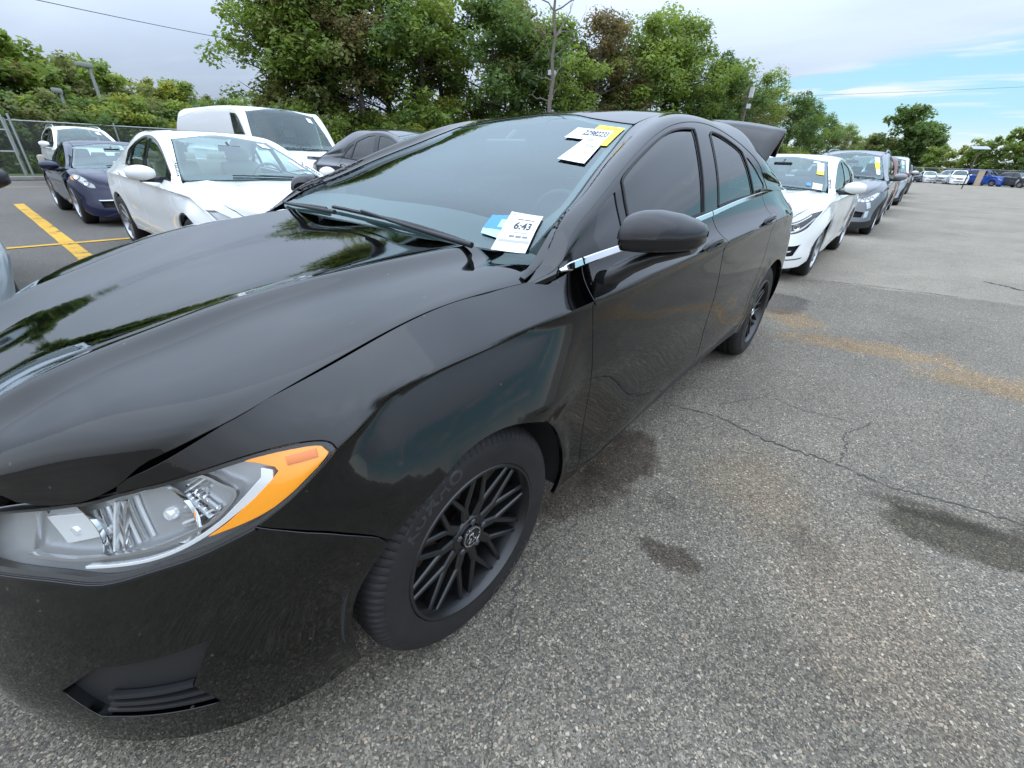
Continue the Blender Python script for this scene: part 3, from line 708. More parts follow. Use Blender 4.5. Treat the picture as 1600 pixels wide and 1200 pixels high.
        # pillar and roof rail
        p = np.vstack([[(.273, 4.84), (.273, 0.0), (.340, 0.0), (.348, 1.0), (.366, 2.25), (.40, 2.75)], [(.44, 3.0), (.60, 3.0), (.75, 3.0), (1.0, 3.0), (1.3, 3.0), (1.7, 3.0), (2.0, 3.0)], curve([(2.3, 2.98), (2.51, 2.72), (2.63, 1.7), (2.668, .7)], 4), [(2.668, 0.0), (3.48, 0.0), (3.48, 4.65)],
                       [(3.2, 4.72), (2.7, 4.72), (2.2, 4.72), (1.7, 4.72), (1.45, 4.76), (1.31, 4.86), (.95, 4.83), (.638, 4.80), (.477, 4.80), (.38, 4.84)]])
        panel('side_pillar', G, p, .028, mt=M_BLACK, parent=car, side=side)
        # wheel-arch liners
        for cx in (0.0, -2.85):
            a = np.radians(np.linspace(2, 188, 40)); V = []; F = []
            for k, q in enumerate(a):
                for y in (.60, .895): V.append((cx + .392 * math.cos(q), y * side, .332 + .392 * math.sin(q)))
                if k: F.append((2 * k - 2, 2 * k - 1, 2 * k + 1, 2 * k))
            b = len(V); V.append((cx, .60 * side, .332))
            for k in range(len(a) - 1): F.append((b, 2 * k, 2 * k + 2))
            mm = mesh('wheel_arch_liner', V, F, M_LINER, True); link('wheel_arch_liner', mm, None, car)
    # bonnet
    e = np.array([(-.709, .335)]); lead = []
    hood_edge = [(-.30, .803), (-.02, .786), (.144, .780), (.279, .768), (.405, .752), (.491, .711), (.563, .656), (.606, .618), (.665, .55), (.742, .445), (.80, .32), (.835, .17), (.845, 0)]
    left = curve(hood_edge, 4); rear = curve([(-.300, .803), (-.36, .775), (-.44, .71), (-.42, .63), (-.36, .52), (-.338, .35), (-.335, .15), (-.335, 0)], 4)
    full = np.vstack([left, (left[::-1] * [1, -1])[1:], (rear * [1, -1])[1:-1], rear[::-1][:-1]])
    st = H.find(np.column_stack([full, np.zeros(len(full))]), (1, 1, 0))
    panel('bonnet', H, st, .024, ts=.16, mt=M_BLACK, parent=car, rim=.018)
    # roof, windscreen, rear window
    wtop = [(1.306, 4.92), (1.345, 5.9), (1.435, 6.5), (1.452, 7.0)]; wt = curve(wtop + [(s, 14 - t) for s, t in wtop[-2::-1]], 5)
    wb = [(.362, 5.0), (.315, 5.6), (.29, 6.3), (.285, 7)]; wbt = curve(wb + [(s, 14 - t) for s, t in wb[-2::-1]], 5)
    sl = [(.50, 4.86), (.66, 4.86), (.95, 4.88)]
    scr = np.vstack([wbt[::-1], sl, wt, [(s, 14 - t) for s, t in sl[::-1]]])
    panel('windscreen', G, scr, .045, ts=.13, off=-.003, gap=.004, rim=0, mt=G_SCREEN, parent=car)
    # black ceramic border of the windscreen, on its inner face
    inner = np.vstack([[(.455, 8.8), (.43, 7), (.455, 5.2)], [(.60, 5.08), (.95, 5.12), (1.25, 5.16)], [(1.29, 5.9), (1.375, 6.5), (1.392, 7), (1.375, 7.5), (1.29, 8.1), (1.25, 8.84), (.95, 8.88), (.60, 8.92)]])
    panel('screen_border', G, scr, .045, ts=.13, off=-.008, gap=.003, rim=0, mt=M_TRIMS, parent=car, holes=[inner])
    rt = np.vstack([wt, [(1.45, 9.22), (1.7, 9.26), (2.2, 9.26), (2.66, 9.26)], curve([(2.70, 8.9), (2.74, 7), (2.70, 5.1)], 5), [(2.66, 4.74), (2.2, 4.74), (1.7, 4.74), (1.45, 4.78)]])
    panel('roof', G, rt, .04, ts=.13, mt=M_BLACK, parent=car)
    panel('rear_window', G, np.array([(2.71, 4.9), (2.75, 7), (2.71, 9.1), (3.0, 9.2), (3.4, 9.2), (3.44, 7), (3.4, 4.8), (3.0, 4.8)]), .05, ts=.13, off=-.004, rim=0, mt=G_TINT, parent=car)
    # front bumper: both halves from the wheel opening to the centre line
    fog = [(-.804, 4.603), (-.602, 4.183), (-.646, 5.341), (-.612, 6.02), (-.822, 6.02), (-.877, 5.326)]
    for side in (1, -1):
        p = np.vstack([curve(lamp_low2, 4), [(-1.12, 3.05), (-1.20, 3.6), (-1.445, 3.7), (-1.445, 7.0)], [(-1.1, 7.0), (-.8, 7.0), (-.55, 7.0), (-.42, 7.0)], a_front[::-1], seam[::-1][:-1]])
        panel('front_bumper', S, p, h, mt=M_BLACK, parent=car, side=side, holes=[fog], rim=.03)
        f = panel('fog_lamp_insert', S, np.array(fog), .02, off=-.020, gap=-.004, rim=0, mt=M_TRIM, parent=car, side=side)
        for (a, b) in (((-.80, 5.50), (-.650, 5.40)), ((-.80, 5.72), (-.633, 5.66)), ((-.81, 5.92), (-.618, 5.90))):
            s_ = np.linspace(a[0], b[0], 9); t_ = np.linspace(a[1], b[1], 9); P, N = S.ev(s_, t_, -.018); strip('insert_rib', P, N, .010, .012, M_TRIMS, f, side)
        # grille between the lamps: backing and slats
        gp = np.array([(-1.03, 1.45), (-1.03, 2.99), (-1.12, 3.02), (-1.20, 3.6), (-1.445, 3.7), (-1.445, .6), (-1.2, .75)])
        gr = panel('grille', S, gp, .04, off=-.03, gap=0, rim=0, mt=M_UNDER, parent=car, side=side)
        for t0 in (1.1, 1.6, 2.1, 2.6, 3.1):
            s_ = np.linspace(-1.08, -1.445, 8); P, N = S.ev(s_, t0 + 0 * s_, -.02); strip('grille_slat', P, N, .016, .012, M_CHROME, gr, side)
        headlamp(S, car, side, lamp_top, lamp_low, lamp_low2)
    panel('rear_bumper', S, np.array([(3.565, 0), (3.565, 7), (4.54, 7), (4.54, 0)]), .05, mt=M_BLACK, parent=car)
    panel('rear_bumper', S, np.array([(3.565, 0), (3.565, 7), (4.54, 7), (4.54, 0)]), .05, mt=M_BLACK, parent=car, side=-1)
    for sd in (1, -1):
        panel('tail_lamp', S, np.array([(3.42, 1.3), (3.42, 3.0), (4.0, 3.0), (4.0, 1.3)]), .05, off=.004, rim=.01, mt=M_REDL, parent=car, side=sd)
    # boot: floor of the opening and the raised lid
    MB().box((-3.55, 0, 1.02), (.62, 1.30, .02)).build('boot_floor', M_UNDER, car)
    V = []; F = []
    sk = [(-3.24, 1.205, .575, .012), (-3.30, 1.30, .595, .025), (-3.37, 1.40, .615, .035), (-3.44, 1.475, .63, .045), (-3.475, 1.492, .625, .05), (-3.50, 1.475, .62, .05), (-3.53, 1.40, .60, .045), (-3.55, 1.33, .585, .04)]
    ny = 15
    for x, z, hw_, cr in sk:
        for j in range(ny):
            y = (j / (ny - 1) * 2 - 1) * hw_; V.append((x - .05 * (1 - (y / hw_) ** 2), y, z + cr * 1.5 * (1 - (y / hw_) ** 2)))
    m = len(sk)
    for i in range(m - 1):
        for j in range(ny - 1): F.append((i * ny + j, i * ny + j + 1, (i + 1) * ny + j + 1, (i + 1) * ny + j))
    lid = link('boot_lid', mesh('boot_lid', V, F, M_BLACK, True), None, car)
    s_ = lid.modifiers.new('thick', 'SOLIDIFY'); s_.thickness = .018; s_.offset = 1
    V2 = [(x - .035, y * .93, z - .02) for (x, y, z) in V[:5 * ny]]; F2 = [f for f in F if max(f) < 5 * ny]
    link('lid_lining', mesh('lid_lining', V2, F2, M_INT, True), None, lid)
    # cowl below the windscreen
    MB().box((-.34, 0, .985), (.22, 1.36, .012)).build('cowl_panel', M_TRIM, car)
    wiper(G, car, [(.300, 5.55), (.298, 5.9), (.305, 6.4), (.325, 7.0)], [(.312, 5.66), (.318, 6.2), (.322, 6.9), (.332, 7.55)])
    wiper(G, car, [(.296, 7.35), (.298, 7.6), (.310, 8.1), (.33, 8.5)], [(.318, 7.62), (.328, 8.1), (.34, 8.5), (.365, 8.90)])
    mirror(car, 1); mirror(car, -1)
    stickers(G, car)
    cabin(car, M_INT, M_INT, 0.0)
    # under body
    mb = MB(); mb.box((-1.45, 0, .42), (2.0, 1.66, .24)); mb.box((-1.45, 0, .30), (4.3, 1.10, .10)); mb.box((.24, 0, .48), (.70, .90, .30)); mb.box((-3.2, 0, .55), (.9, 1.1, .4)); mb.build('underbody', M_UNDER, car)
    wp = wheel_proto('wheel', .333, .226, .222, 'mesh', M_RIMB, letters=[('KUMHO', 58), ('KUMHO', 238)])
    for x, s_, sp in ((0, 1, 0.0), (-2.85, 1, .5), (0, -1, .2), (-2.85, -1, .9)): place_wheel(wp, car, (x, .792 * s_, .332), s_, sp)
    drop_proto(wp)
    return car, S, H, G


def headlamp(S, car, side, top, low, low2):
    ol = np.vstack([curve(top[1:], 4)[:-1], curve(low, 4)[:-1], curve(low2, 4), [(-1.04, 2.2), (-1.011, 1.464), (-.948, 1.135), (-.813, .601), (-.709, .335)]])
    hl = panel('headlamp', S, ol, .022, off=-.034, gap=-.003, rim=0, mt=M_LAMPD, parent=car, side=side)
    # wall between lens edge and housing
    q = densify(ol, .02, .1); P0, n0 = S.ev(q[:, 0], q[:, 1], -.001); P1, _ = S.ev(q[:, 0], q[:, 1], -.036); m = len(q)
    V = np.vstack([P0, P1]) * [1, side, 1]; F = [(i, (i + 1) % m, m + (i + 1) % m, m + i) for i in range(m)]
    link('lamp_wall', mesh('lamp_wall', V, F, M_TRIMS, True), None, hl)
    # black bezel just under the rim of the lens
    inn = shrink(densify(ol, .02, .1) * [1, .1], .010) / [1, .1]
    o_ = densify(ol, .02, .1); P0, N0 = S.ev(o_[:, 0], o_[:, 1], -.004); P1, N1 = S.ev(inn[:, 0], inn[:, 1], -.007); V = np.vstack([P0, P1]) * [1, side, 1]
    link('lamp_bezel', mesh('lamp_bezel', V, [(i, (i + 1) % m, m + (i + 1) % m, m + i) for i in range(m)], M_TRIMS, True), None, hl)
    amber = [(-.478, 1.03), (-.425, 1.125), (-.387, 1.32), (-.352, 1.66), (-.343, 1.95), (-.362, 2.42), (-.406, 2.44), (-.444, 2.39), (-.494, 2.265), (-.535, 2.17), (-.563, 2.132), (-.531, 2.067), (-.472, 1.869), (-.437, 1.707), (-.426, 1.618), (-.431, 1.486), (-.461, 1.175)]
    panel('indicator_lens', S, np.array(amber), .014, off=-.0065, gap=0, rim=.012, bevel=.001, mt=M_AMBER, parent=hl, side=side)
    P, N = S.ev(np.linspace(-.36, -.41, 4), np.linspace(1.75, 1.52, 4), -.0062); strip('indicator_bulb', P, N, .016, .002, mat('amber_dark', (.75, .19, .02), .3), hl, side)
    white = [(-.455, 1.357), (-.438, 1.528), (-.440, 1.70), (-.474, 1.865), (-.564, 2.09), (-.621, 2.215), (-.719, 2.43), (-.80, 2.60), (-.80, 2.54), (-.718, 2.36), (-.62, 2.14), (-.539, 1.93), (-.490, 1.709), (-.458, 1.538)]
    panel('light_guide', S, np.array(white), .012, off=-.010, gap=0, rim=.012, bevel=.001, mt=M_LAMPW, parent=hl, side=side)
    c = curve([(-.70, .42), (-.640, .47), (-.567, .70), (-.527, 1.201), (-.507, 1.50), (-.522, 1.70), (-.56, 1.86), (-.626, 1.93), (-.727, 2.12), (-.828, 2.42), (-.92, 2.5)], 5)
    P, N = S.ev(c[:, 0], c[:, 1], -.022); strip('reflector_rim', P, N, .007, .010, M_SATIN, hl, side)
    # two reflector bowls with a bulb shield each, and chrome facets between
    for (s0, t0, r) in ((-.640, 1.30, .060), (-.83, 1.62, .062)):
        P, N = S.ev([s0], [t0], -.030); c0 = P[0]; ax = Vector((.88, .40, .10)).normalized(); rot = ax.to_track_quat('Y', 'Z').to_matrix()
        b = MB(); b.lathe([(-.030, .004), (-.026, r * .45), (-.014, r * .78), (.0, r), (.003, r * 1.02), (.003, r * 1.07), (-.004, r * 1.08)], 40, 'y', mod=lambda k, j, o, rr: (o + (.0022 if (k // 4) % 2 and 0 < j < 3 else 0), rr))
        V = [tuple((Vector(v) @ rot.transposed()) + Vector(c0)) for v in b.V]; b.V = [(x, y * side, z) for x, y, z in V]
        b.build('reflector_bowl', M_CHROME, hl, True, 25)
        b = MB(); b.lathe([(-.028, .012), (.002, .012), (.006, .009), (.007, .0005)], 20, 'y'); b.V = [tuple((Vector(v) @ rot.transposed()) + Vector(c0)) for v in b.V]; b.V = [(x, y * side, z) for x, y, z in b.V]
        b.build('bulb', M_LAMPW, hl, True, 40)
    for k, (a, b_) in enumerate((((-.585, 1.02), (-.548, 1.72)), ((-.60, .98), (-.565, 1.78)), ((-.715, .62), (-.735, 2.05)), ((-.735, .62), (-.755, 2.10)), ((-.90, 1.1), (-.92, 2.4)))):
        s_ = np.linspace(a[0], b_[0], 7); t_ = np.linspace(a[1], b_[1], 7); P, N = S.ev(s_, t_, -.030); strip('reflector_fin', P, N, .005, .008, (M_CHROME, M_LAMPW)[k % 2], hl, side)
    for k in range(9):
        u = k / 8; s_ = np.linspace(-.60 - .02 * u, -.535 - .03 * math.sin(3.1 * u), 5); t_ = np.linspace(.80 + .95 * u, .72 + 1.05 * u, 5); P, N = S.ev(s_, t_, -.031); strip('reflector_rib', P, N, .004, .004 + .003 * (k % 2), (M_CHROME, M_LAMPW, M_CHROME)[k % 3], hl, side)
    for k in range(7):
        u = k / 6; s_ = np.linspace(-.70 - .09 * u, -.68 - .09 * u, 5); t_ = np.linspace(.55 + .35 * u, 1.75 + .5 * u, 5); P, N = S.ev(s_, t_, -.032); strip('reflector_rib', P, N, .005, .003 + .003 * (k % 2), (M_LAMPW, M_CHROME)[k % 2], hl, side)
    fac = np.array([(-.755, 1.55), (-.80, .98), (-.885, 1.32), (-.85, 2.05)])
    panel('reflector_facet', S, fac, .03, off=-.026, gap=0, rim=.008, mt=M_LAMPW, parent=hl, side=side)
    # clear outer lens
    panel('lamp_lens', S, ol, .022, off=-.0008, gap=.001, rim=0, mt=G_LENS, parent=hl, side=side)
    q = densify(np.vstack([curve(low2, 4)]), .02, .1)[:-1]; k = len(curve(low2, 4)); q = curve(low2, 4); P, N = S.ev(q[:, 0], q[:, 1] + .06, .0); strip('lamp_surround', P, N, .007, .003, M_GLOSSB, hl, side)


def wiper(G, car, arm, blade):
    b = curve(blade, 5); P, N = G.ev(b[:, 0], b[:, 1], .006); a = curve(arm, 5); Q, _ = G.ev(a[:, 0], a[:, 1], .018)
    w = MB(); w.tube([tuple(q) for q in Q], np.linspace(.009, .005, len(Q)).tolist(), 8); o = w.build('wiper', M_TRIM, car, True, 50)
    strip('wiper_blade', P, N, .011, .009, M_SEAL, o)


def mirror(car, side):
    """door mirror: painted cap above, black lower shell, arm to the door"""
    A = np.array([-.565, .918, 1.085]); B = np.array([-.735, 1.088, 1.087]); d = (B - A) / np.linalg.norm(B - A)
    dirx = np.array([.74, .66, 0]); nu = 22; nv = 32; cap = []; prof = []
    # stations along the housing: (u, half depth, top, bottom)
    U = np.linspace(0, 1, nu); top = np.interp(U, [0, .03, .10, .22, .40, .65, .85, .95, 1], [.036, .054, .064, .071, .072, .062, .046, .034, .018])
    bot = np.interp(U, [0, .04, .3, .7, .93, 1], [.022, .034, .038, .036, .030, .016]); dep = np.interp(U, [0, .04, .2, .5, .8, .95, 1], [.050, .066, .080, .084, .070, .048, .018])
    fwd = np.array([.985, .17, 0])
    V = []
    for i, u in enumerate(U):
        c = A + (B - A) * u
        for k in range(nv):
            q = 2 * math.pi * k / nv; cx, cz = math.cos(q), math.sin(q)
            ex = math.copysign(abs(cx) ** (.72 if cz > 0 else .35), cx); ez = math.copysign(abs(cz) ** (.9 if cz > 0 else .5), cz)
            V.append(c + fwd * (dep[i] * (ex if ex > 0 else ex * .55)) + np.array([0, 0, 1]) * ((top[i] if ez > 0 else bot[i]) * ez - .006))
    V = np.array(V) * [1, side, 1]
    def faces(sel):
        F = []
        for i in range(nu - 1):
            for k in range(nv):
                if sel(k): F.append((i * nv + k, i * nv + (k + 1) % nv, (i + 1) * nv + (k + 1) % nv, (i + 1) * nv + k))
        return F
    m = link('door_mirror', mesh('door_mirror', V, faces(lambda k: not (0 <= k < nv // 2)) + [tuple(range(nv - 1, -1, -1)), tuple((nu - 1) * nv + k for k in range(nv))], M_GLOSSB, True), None, car)
    W = V.copy(); ctr = ((A + B) / 2) * [1, side, 1]
    W = ctr + (W - ctr) * [1.035, 1.02, 1.02] + [0, 0, -.001]
    c = link('mirror_cap', mesh('mirror_cap', W, faces(lambda k: 0 <= k < nv // 2), car_paint('mirror_cap_paint', (.010, .009, .011), 1.0, .3), True), None, m)
    for o in (m, c):
        bm = bmesh.new(); bm.from_mesh(o.data); bmesh.ops.recalc_face_normals(bm, faces=bm.faces); bm.to_mesh(o.data); bm.free()
    gl = [(A + (B - A) * u + fwd * -.046 + np.array([0, 0, z])) * [1, side, 1] for u, z in ((.1, -.026), (.9, -.022), (.86, .03), (.5, .046), (.12, .034))]
    link('mirror_glass', mesh('mirror_glass', gl, [(0, 1, 2, 3, 4)], M_CHROME, False), None, m)
    # arm
    P = [(-.585, .888, .958), (-.600, .905, .970), (-.628, .938, .997), (-.665, .985, 1.022), (-.70, 1.03, 1.036), (-.725, 1.065, 1.046)]; wd = [(.058, .036), (.056, .034), (.056, .028), (.060, .022), (.062, .018), (.05, .014)]
    V = []; F = []; n = 16
    for (p, (a, b)) in zip(P, wd):
        for k in range(n):
            q = 2 * math.pi * k / n; V.append((p[0] + a * math.cos(q), (p[1] + .1 * a * math.cos(q)) * side, p[2] + b * math.sin(q)))
    for i in range(len(P) - 1):
        for k in range(n): F.append((i * n + k, i * n + (k + 1) % n, (i + 1) * n + (k + 1) % n, (i + 1) * n + k))
    F += [tuple(range(n)), tuple((len(P) - 1) * n + k for k in range(n))]
    a = link('mirror_arm', mesh('mirror_arm', V, F, M_TRIMS, True), None, m)
    bm = bmesh.new(); bm.from_mesh(a.data); bmesh.ops.recalc_face_normals(bm, faces=bm.faces); bm.to_mesh(a.data); bm.free(); a.data.set_sharp_from_angle(angle=R(50))


def sheet(name, G, quad, mt, parent, off=-.010, n=6):
    """a paper or sticker: a quad of the (s, t) domain (bilinear) laid on the surface"""
    a, b, c, d = [np.array(q, float) for q in quad]; V = []
    for i in range(n + 1):
        for j in range(n + 1): u, v = j / n, i / n; V.append((a * (1 - u) + b * u) * (1 - v) + (d * (1 - u) + c * u) * v)
    V = np.array(V); P, N = G.ev(V[:, 0], V[:, 1], off); F = [(i * (n + 1) + j, i * (n + 1) + j + 1, (i + 1) * (n + 1) + j + 1, (i + 1) * (n + 1) + j) for i in range(n) for j in range(n)]
    return link(name, mesh(name, P, F, mt, True), None, parent)


def print_on(G, quad, txt, u0, v0, hgt, mt, parent, off, wid=None, asp=1.0):
    """lettering on a sheet: u, v are fractions of the quad (v downwards), hgt a fraction of its height"""
    V, F = text_mesh(txt, 1.0); V = V[:, :2]; V = V / max(V[:, 1].max() - V[:, 1].min(), 1e-6)
    w = V[:, 0].max() - V[:, 0].min(); sx = (wid / w) if wid else hgt * asp
    a, b, c, d = [np.array(q, float) for q in quad]; u = u0 + V[:, 0] * sx; v = v0 - V[:, 1] * hgt
    Q = (a * (1 - u)[:, None] + b * u[:, None]) * (1 - v)[:, None] + (d * (1 - u)[:, None] + c * u[:, None]) * v[:, None]
    P, N = G.ev(Q[:, 0], Q[:, 1], off); return link('lettering', mesh('lettering', P, F, mt, False), None, parent)


def print_bar(G, quad, u0, u1, v0, v1, mt, parent, off):
    """a line of print too small to read: a thin dark bar at fractions u, v of the sheet"""
    q = [np.array(p, float) for p in quad]; at = lambda u, v: tuple((q[0] * (1 - u) + q[1] * u) * (1 - v) + (q[3] * (1 - u) + q[2] * u) * v)
    return sheet('print_line', G, [at(u0, v0), at(u1, v0), at(u1, v1), at(u0, v1)], mt, parent, off, 2)


def stickers(G, car):
    pale = mat('grey_print', (.34, .35, .37), .6); mid = mat('mid_grey_print', (.16, .165, .18), .6)
    q = [(.488, 5.533), (.508, 5.143), (.351, 5.033), (.323, 5.413)]           # the time ticket
    t = sheet('time_ticket', G, q, M_PAPER, car, off=.004)
    print_on(G, q, '6:43', .53, .37, .20, M_INK, t, .0046, wid=.52)
    for u0, u1, v0, v1, m_ in ((.28, .46, .17, .205, mid), (.49, .68, .17, .205, mid), (.71, .80, .17, .205, mid), (.08, .17, .05, .09, pale), (.34, .74, .52, .545, pale), (.27, .42, .61, .66, mid), (.45, .62, .61, .66, mid), (.65, .83, .61, .66, mid), (.05, .97, .72, .78, pale)): print_bar(G, q, u0, u1, v0, v1, m_, t, .0046)
    b = sheet('blue_permit', G, [(.452, 5.684), (.475, 5.50), (.40, 5.42), (.395, 5.66)], M_BLUE, car, off=.0010)
    sheet('permit_stripe', G, [(.392, 5.655), (.405, 5.45), (.372, 5.42), (.372, 5.63)], M_LBLUE, b, off=.0016)
    sheet('permit_stripe', G, [(.445, 5.56), (.452, 5.50), (.415, 5.46), (.412, 5.54)], M_LBLUE, b, off=.0016)
    yq = [(1.250, 5.62), (1.243, 5.02), (1.052, 5.10), (1.04, 5.601)]; y = sheet('yellow_lot_sticker', G, yq, M_YEL, car, off=.0010)
    for u0, u1, v0, v1 in ((.22, .55, .10, .15), (.58, .80, .10, .15), (.25, .78, .19, .26)): print_bar(G, yq, u0, u1, v0, v1, mat('orange_ink', (.75, .28, .02), .5), y, .0016)
    w1 = [(1.186, 5.916), (1.198, 5.215), (1.085, 5.235), (1.067, 5.918)]; s = sheet('lot_number_sheet', G, w1, M_PAPER, car, off=.0022)
    print_on(G, w1, '22982233', .62, .42, .48, M_INK, s, .0028, wid=.66)
    w2 = [(1.118, 5.598), (1.120, 5.235), (.872, 5.21), (.868, 5.641)]; s = sheet('window_sheet', G, w2, M_PAPER, car, off=.0034)
    for u0, u1, v0, v1, m_ in ((.20, .31, .10, .22, pale), (.34, .46, .10, .22, pale), (.40, .86, .385, .41, mid), (.25, .70, .45, .47, pale), (.25, .80, .56, .575, pale)): print_bar(G, w2, u0, u1, v0, v1, m_, s, .0040)


def cabin(car, mseat, mdash, dx, dy=0.0, k=1.0, kz=1.0, seats=True, wheel_side=1):
    """dashboard, steering wheel, seats and inside mirror"""
    z = lambda v: v * kz
    mb = MB(); mb.box((-.78 * k + dx, 0, z(.93)), (.50, 1.40, .13), None, .05); mb.box((-.95 * k + dx, 0, z(.78)), (.28, 1.36, .34), None, .05); mb.box((-.90 * k + dx, wheel_side * .37, z(1.0)), (.2, .38, .07), None, .03)
    mb.build('dashboard', mdash, car, True, 50)
    mb = MB(); c = Vector((-1.10 * k + dx, wheel_side * .37, z(.97))); ring = [(c.x + .11 * math.sin(a) * .45, c.y + .185 * math.cos(a), c.z + .17 * math.sin(a)) for a in np.linspace(0, 2 * math.pi, 25)]
    mb.tube(ring, .015, 8, False); mb.box(tuple(c), (.05, .14, .11), None, .02); mb.box((c.x, c.y, c.z), (.03, .34, .03)); mb.build('steering_wheel', mdash, car, True, 60)
    if seats:
        for y in (.37, -.37):
            mb = MB(); mb.box((-1.55 * k + dx, y, z(.52)), (.52, .50, .20), None, .07); M = Matrix.Rotation(R(-18), 3, 'Y')
            mb.box((-1.86 * k + dx, y, z(.83)), (.17, .48, .62), M, .07); s = mb.build('front_seat', mseat, car, True, 50)
            hb = MB(); hb.box((-1.98 * k + dx, y, z(1.215)), (.11, .27, .17), M, .045); hb.tube([(-1.96 * k + dx, y + .06, z(1.10)), (-1.98 * k + dx, y + .06, z(1.17))], .007, 6); hb.tube([(-1.96 * k + dx, y - .06, z(1.10)), (-1.98 * k + dx, y - .06, z(1.17))], .007, 6); hb.build('head_rest', mseat, s, True, 50)
        mb = MB(); mb.box((-2.45 * k + dx, 0, z(.55)), (.5, 1.32, .22), None, .07); mb.box((-2.75 * k + dx, 0, z(.85)), (.18, 1.30, .58), Matrix.Rotation(R(-20), 3, 'Y'), .07); s = mb.build('rear_bench', mseat, car, True, 50)
        for y in (.38, 0, -.38):
            hb = MB(); hb.box((-2.84 * k + dx, y, z(1.16)), (.10, .24, .14), Matrix.Rotation(R(-14), 3, 'Y'), .04); hb.build('head_rest', mseat, s, True, 50)
    mb = MB(); mb.box((-1.7 * k + dx, 0, z(.40)), (1.9, 1.5, .02)); mb.build('cabin_floor', M_INT, car)
    mb = MB(); mb.box((-1.10 * k + dx, 0, z(1.305)), (.03, .24, .065), Matrix.Rotation(R(14), 3, 'Y'), .014); mb.tube([(-1.10 * k + dx, 0, z(1.33)), (-1.16 * k + dx, 0, z(1.37))], .012, 6); mb.build('inside_mirror', M_TRIMS, car, True, 40)


SEDAN, SED_SS, SED_HH, SED_GG = build_black_sedan()

# ------------------------------------------------------------------ the other parked cars: deformed bodies with their own glass, lamps and grilles
def pl(xs, ys): return lambda v: np.interp(v, xs, ys) + np.where(v < xs[0], v - xs[0], 0) + np.where(v > xs[-1], v - xs[-1], 0)


class Bent(Surf):
    def __init__(s, base, fn): s.__dict__.update(base.__dict__); s.base = base; s.fn = fn; s.grid = None
    def raw(s, S, T): return s.fn(s.base.raw(S, T))


S0 = Surf(SED_S, 0.0, -3.1); H0 = Surf(SED_H, 2, -9, sym='start'); G0 = Surf(SED_G, 2, -9, sym='end')


def deform(p, green):
    fx = pl(*p['gx' if green else 'bx']); fz = pl(*p['z']); wy = p.get('w', 1.0); lean = p.get('lean', 0.0)
    def fn(P):
        x, y, z = P[:, 0], P[:, 1], P[:, 2]; X = fx(x); Z = fz(z)
        if p.get('zx'): Z = Z + np.interp(X, *p['zx']) * np.clip((z - .35) / .4, 0, 1)
        Y = y * wy
        if lean: Y = Y * (1 + lean * np.clip((z - 1.0) / .5, 0, 1))
        if green is False and p.get('square'):            # squarer nose: push the corners out
            a = np.clip((x - .15) / .6, 0, 1) * p['square']; Y = Y * (1 + a * .35 * np.clip(np.abs(y) / .6, 0, 1)); X = X + 0
        return np.stack([X, Y, Z], 1)
    return fn


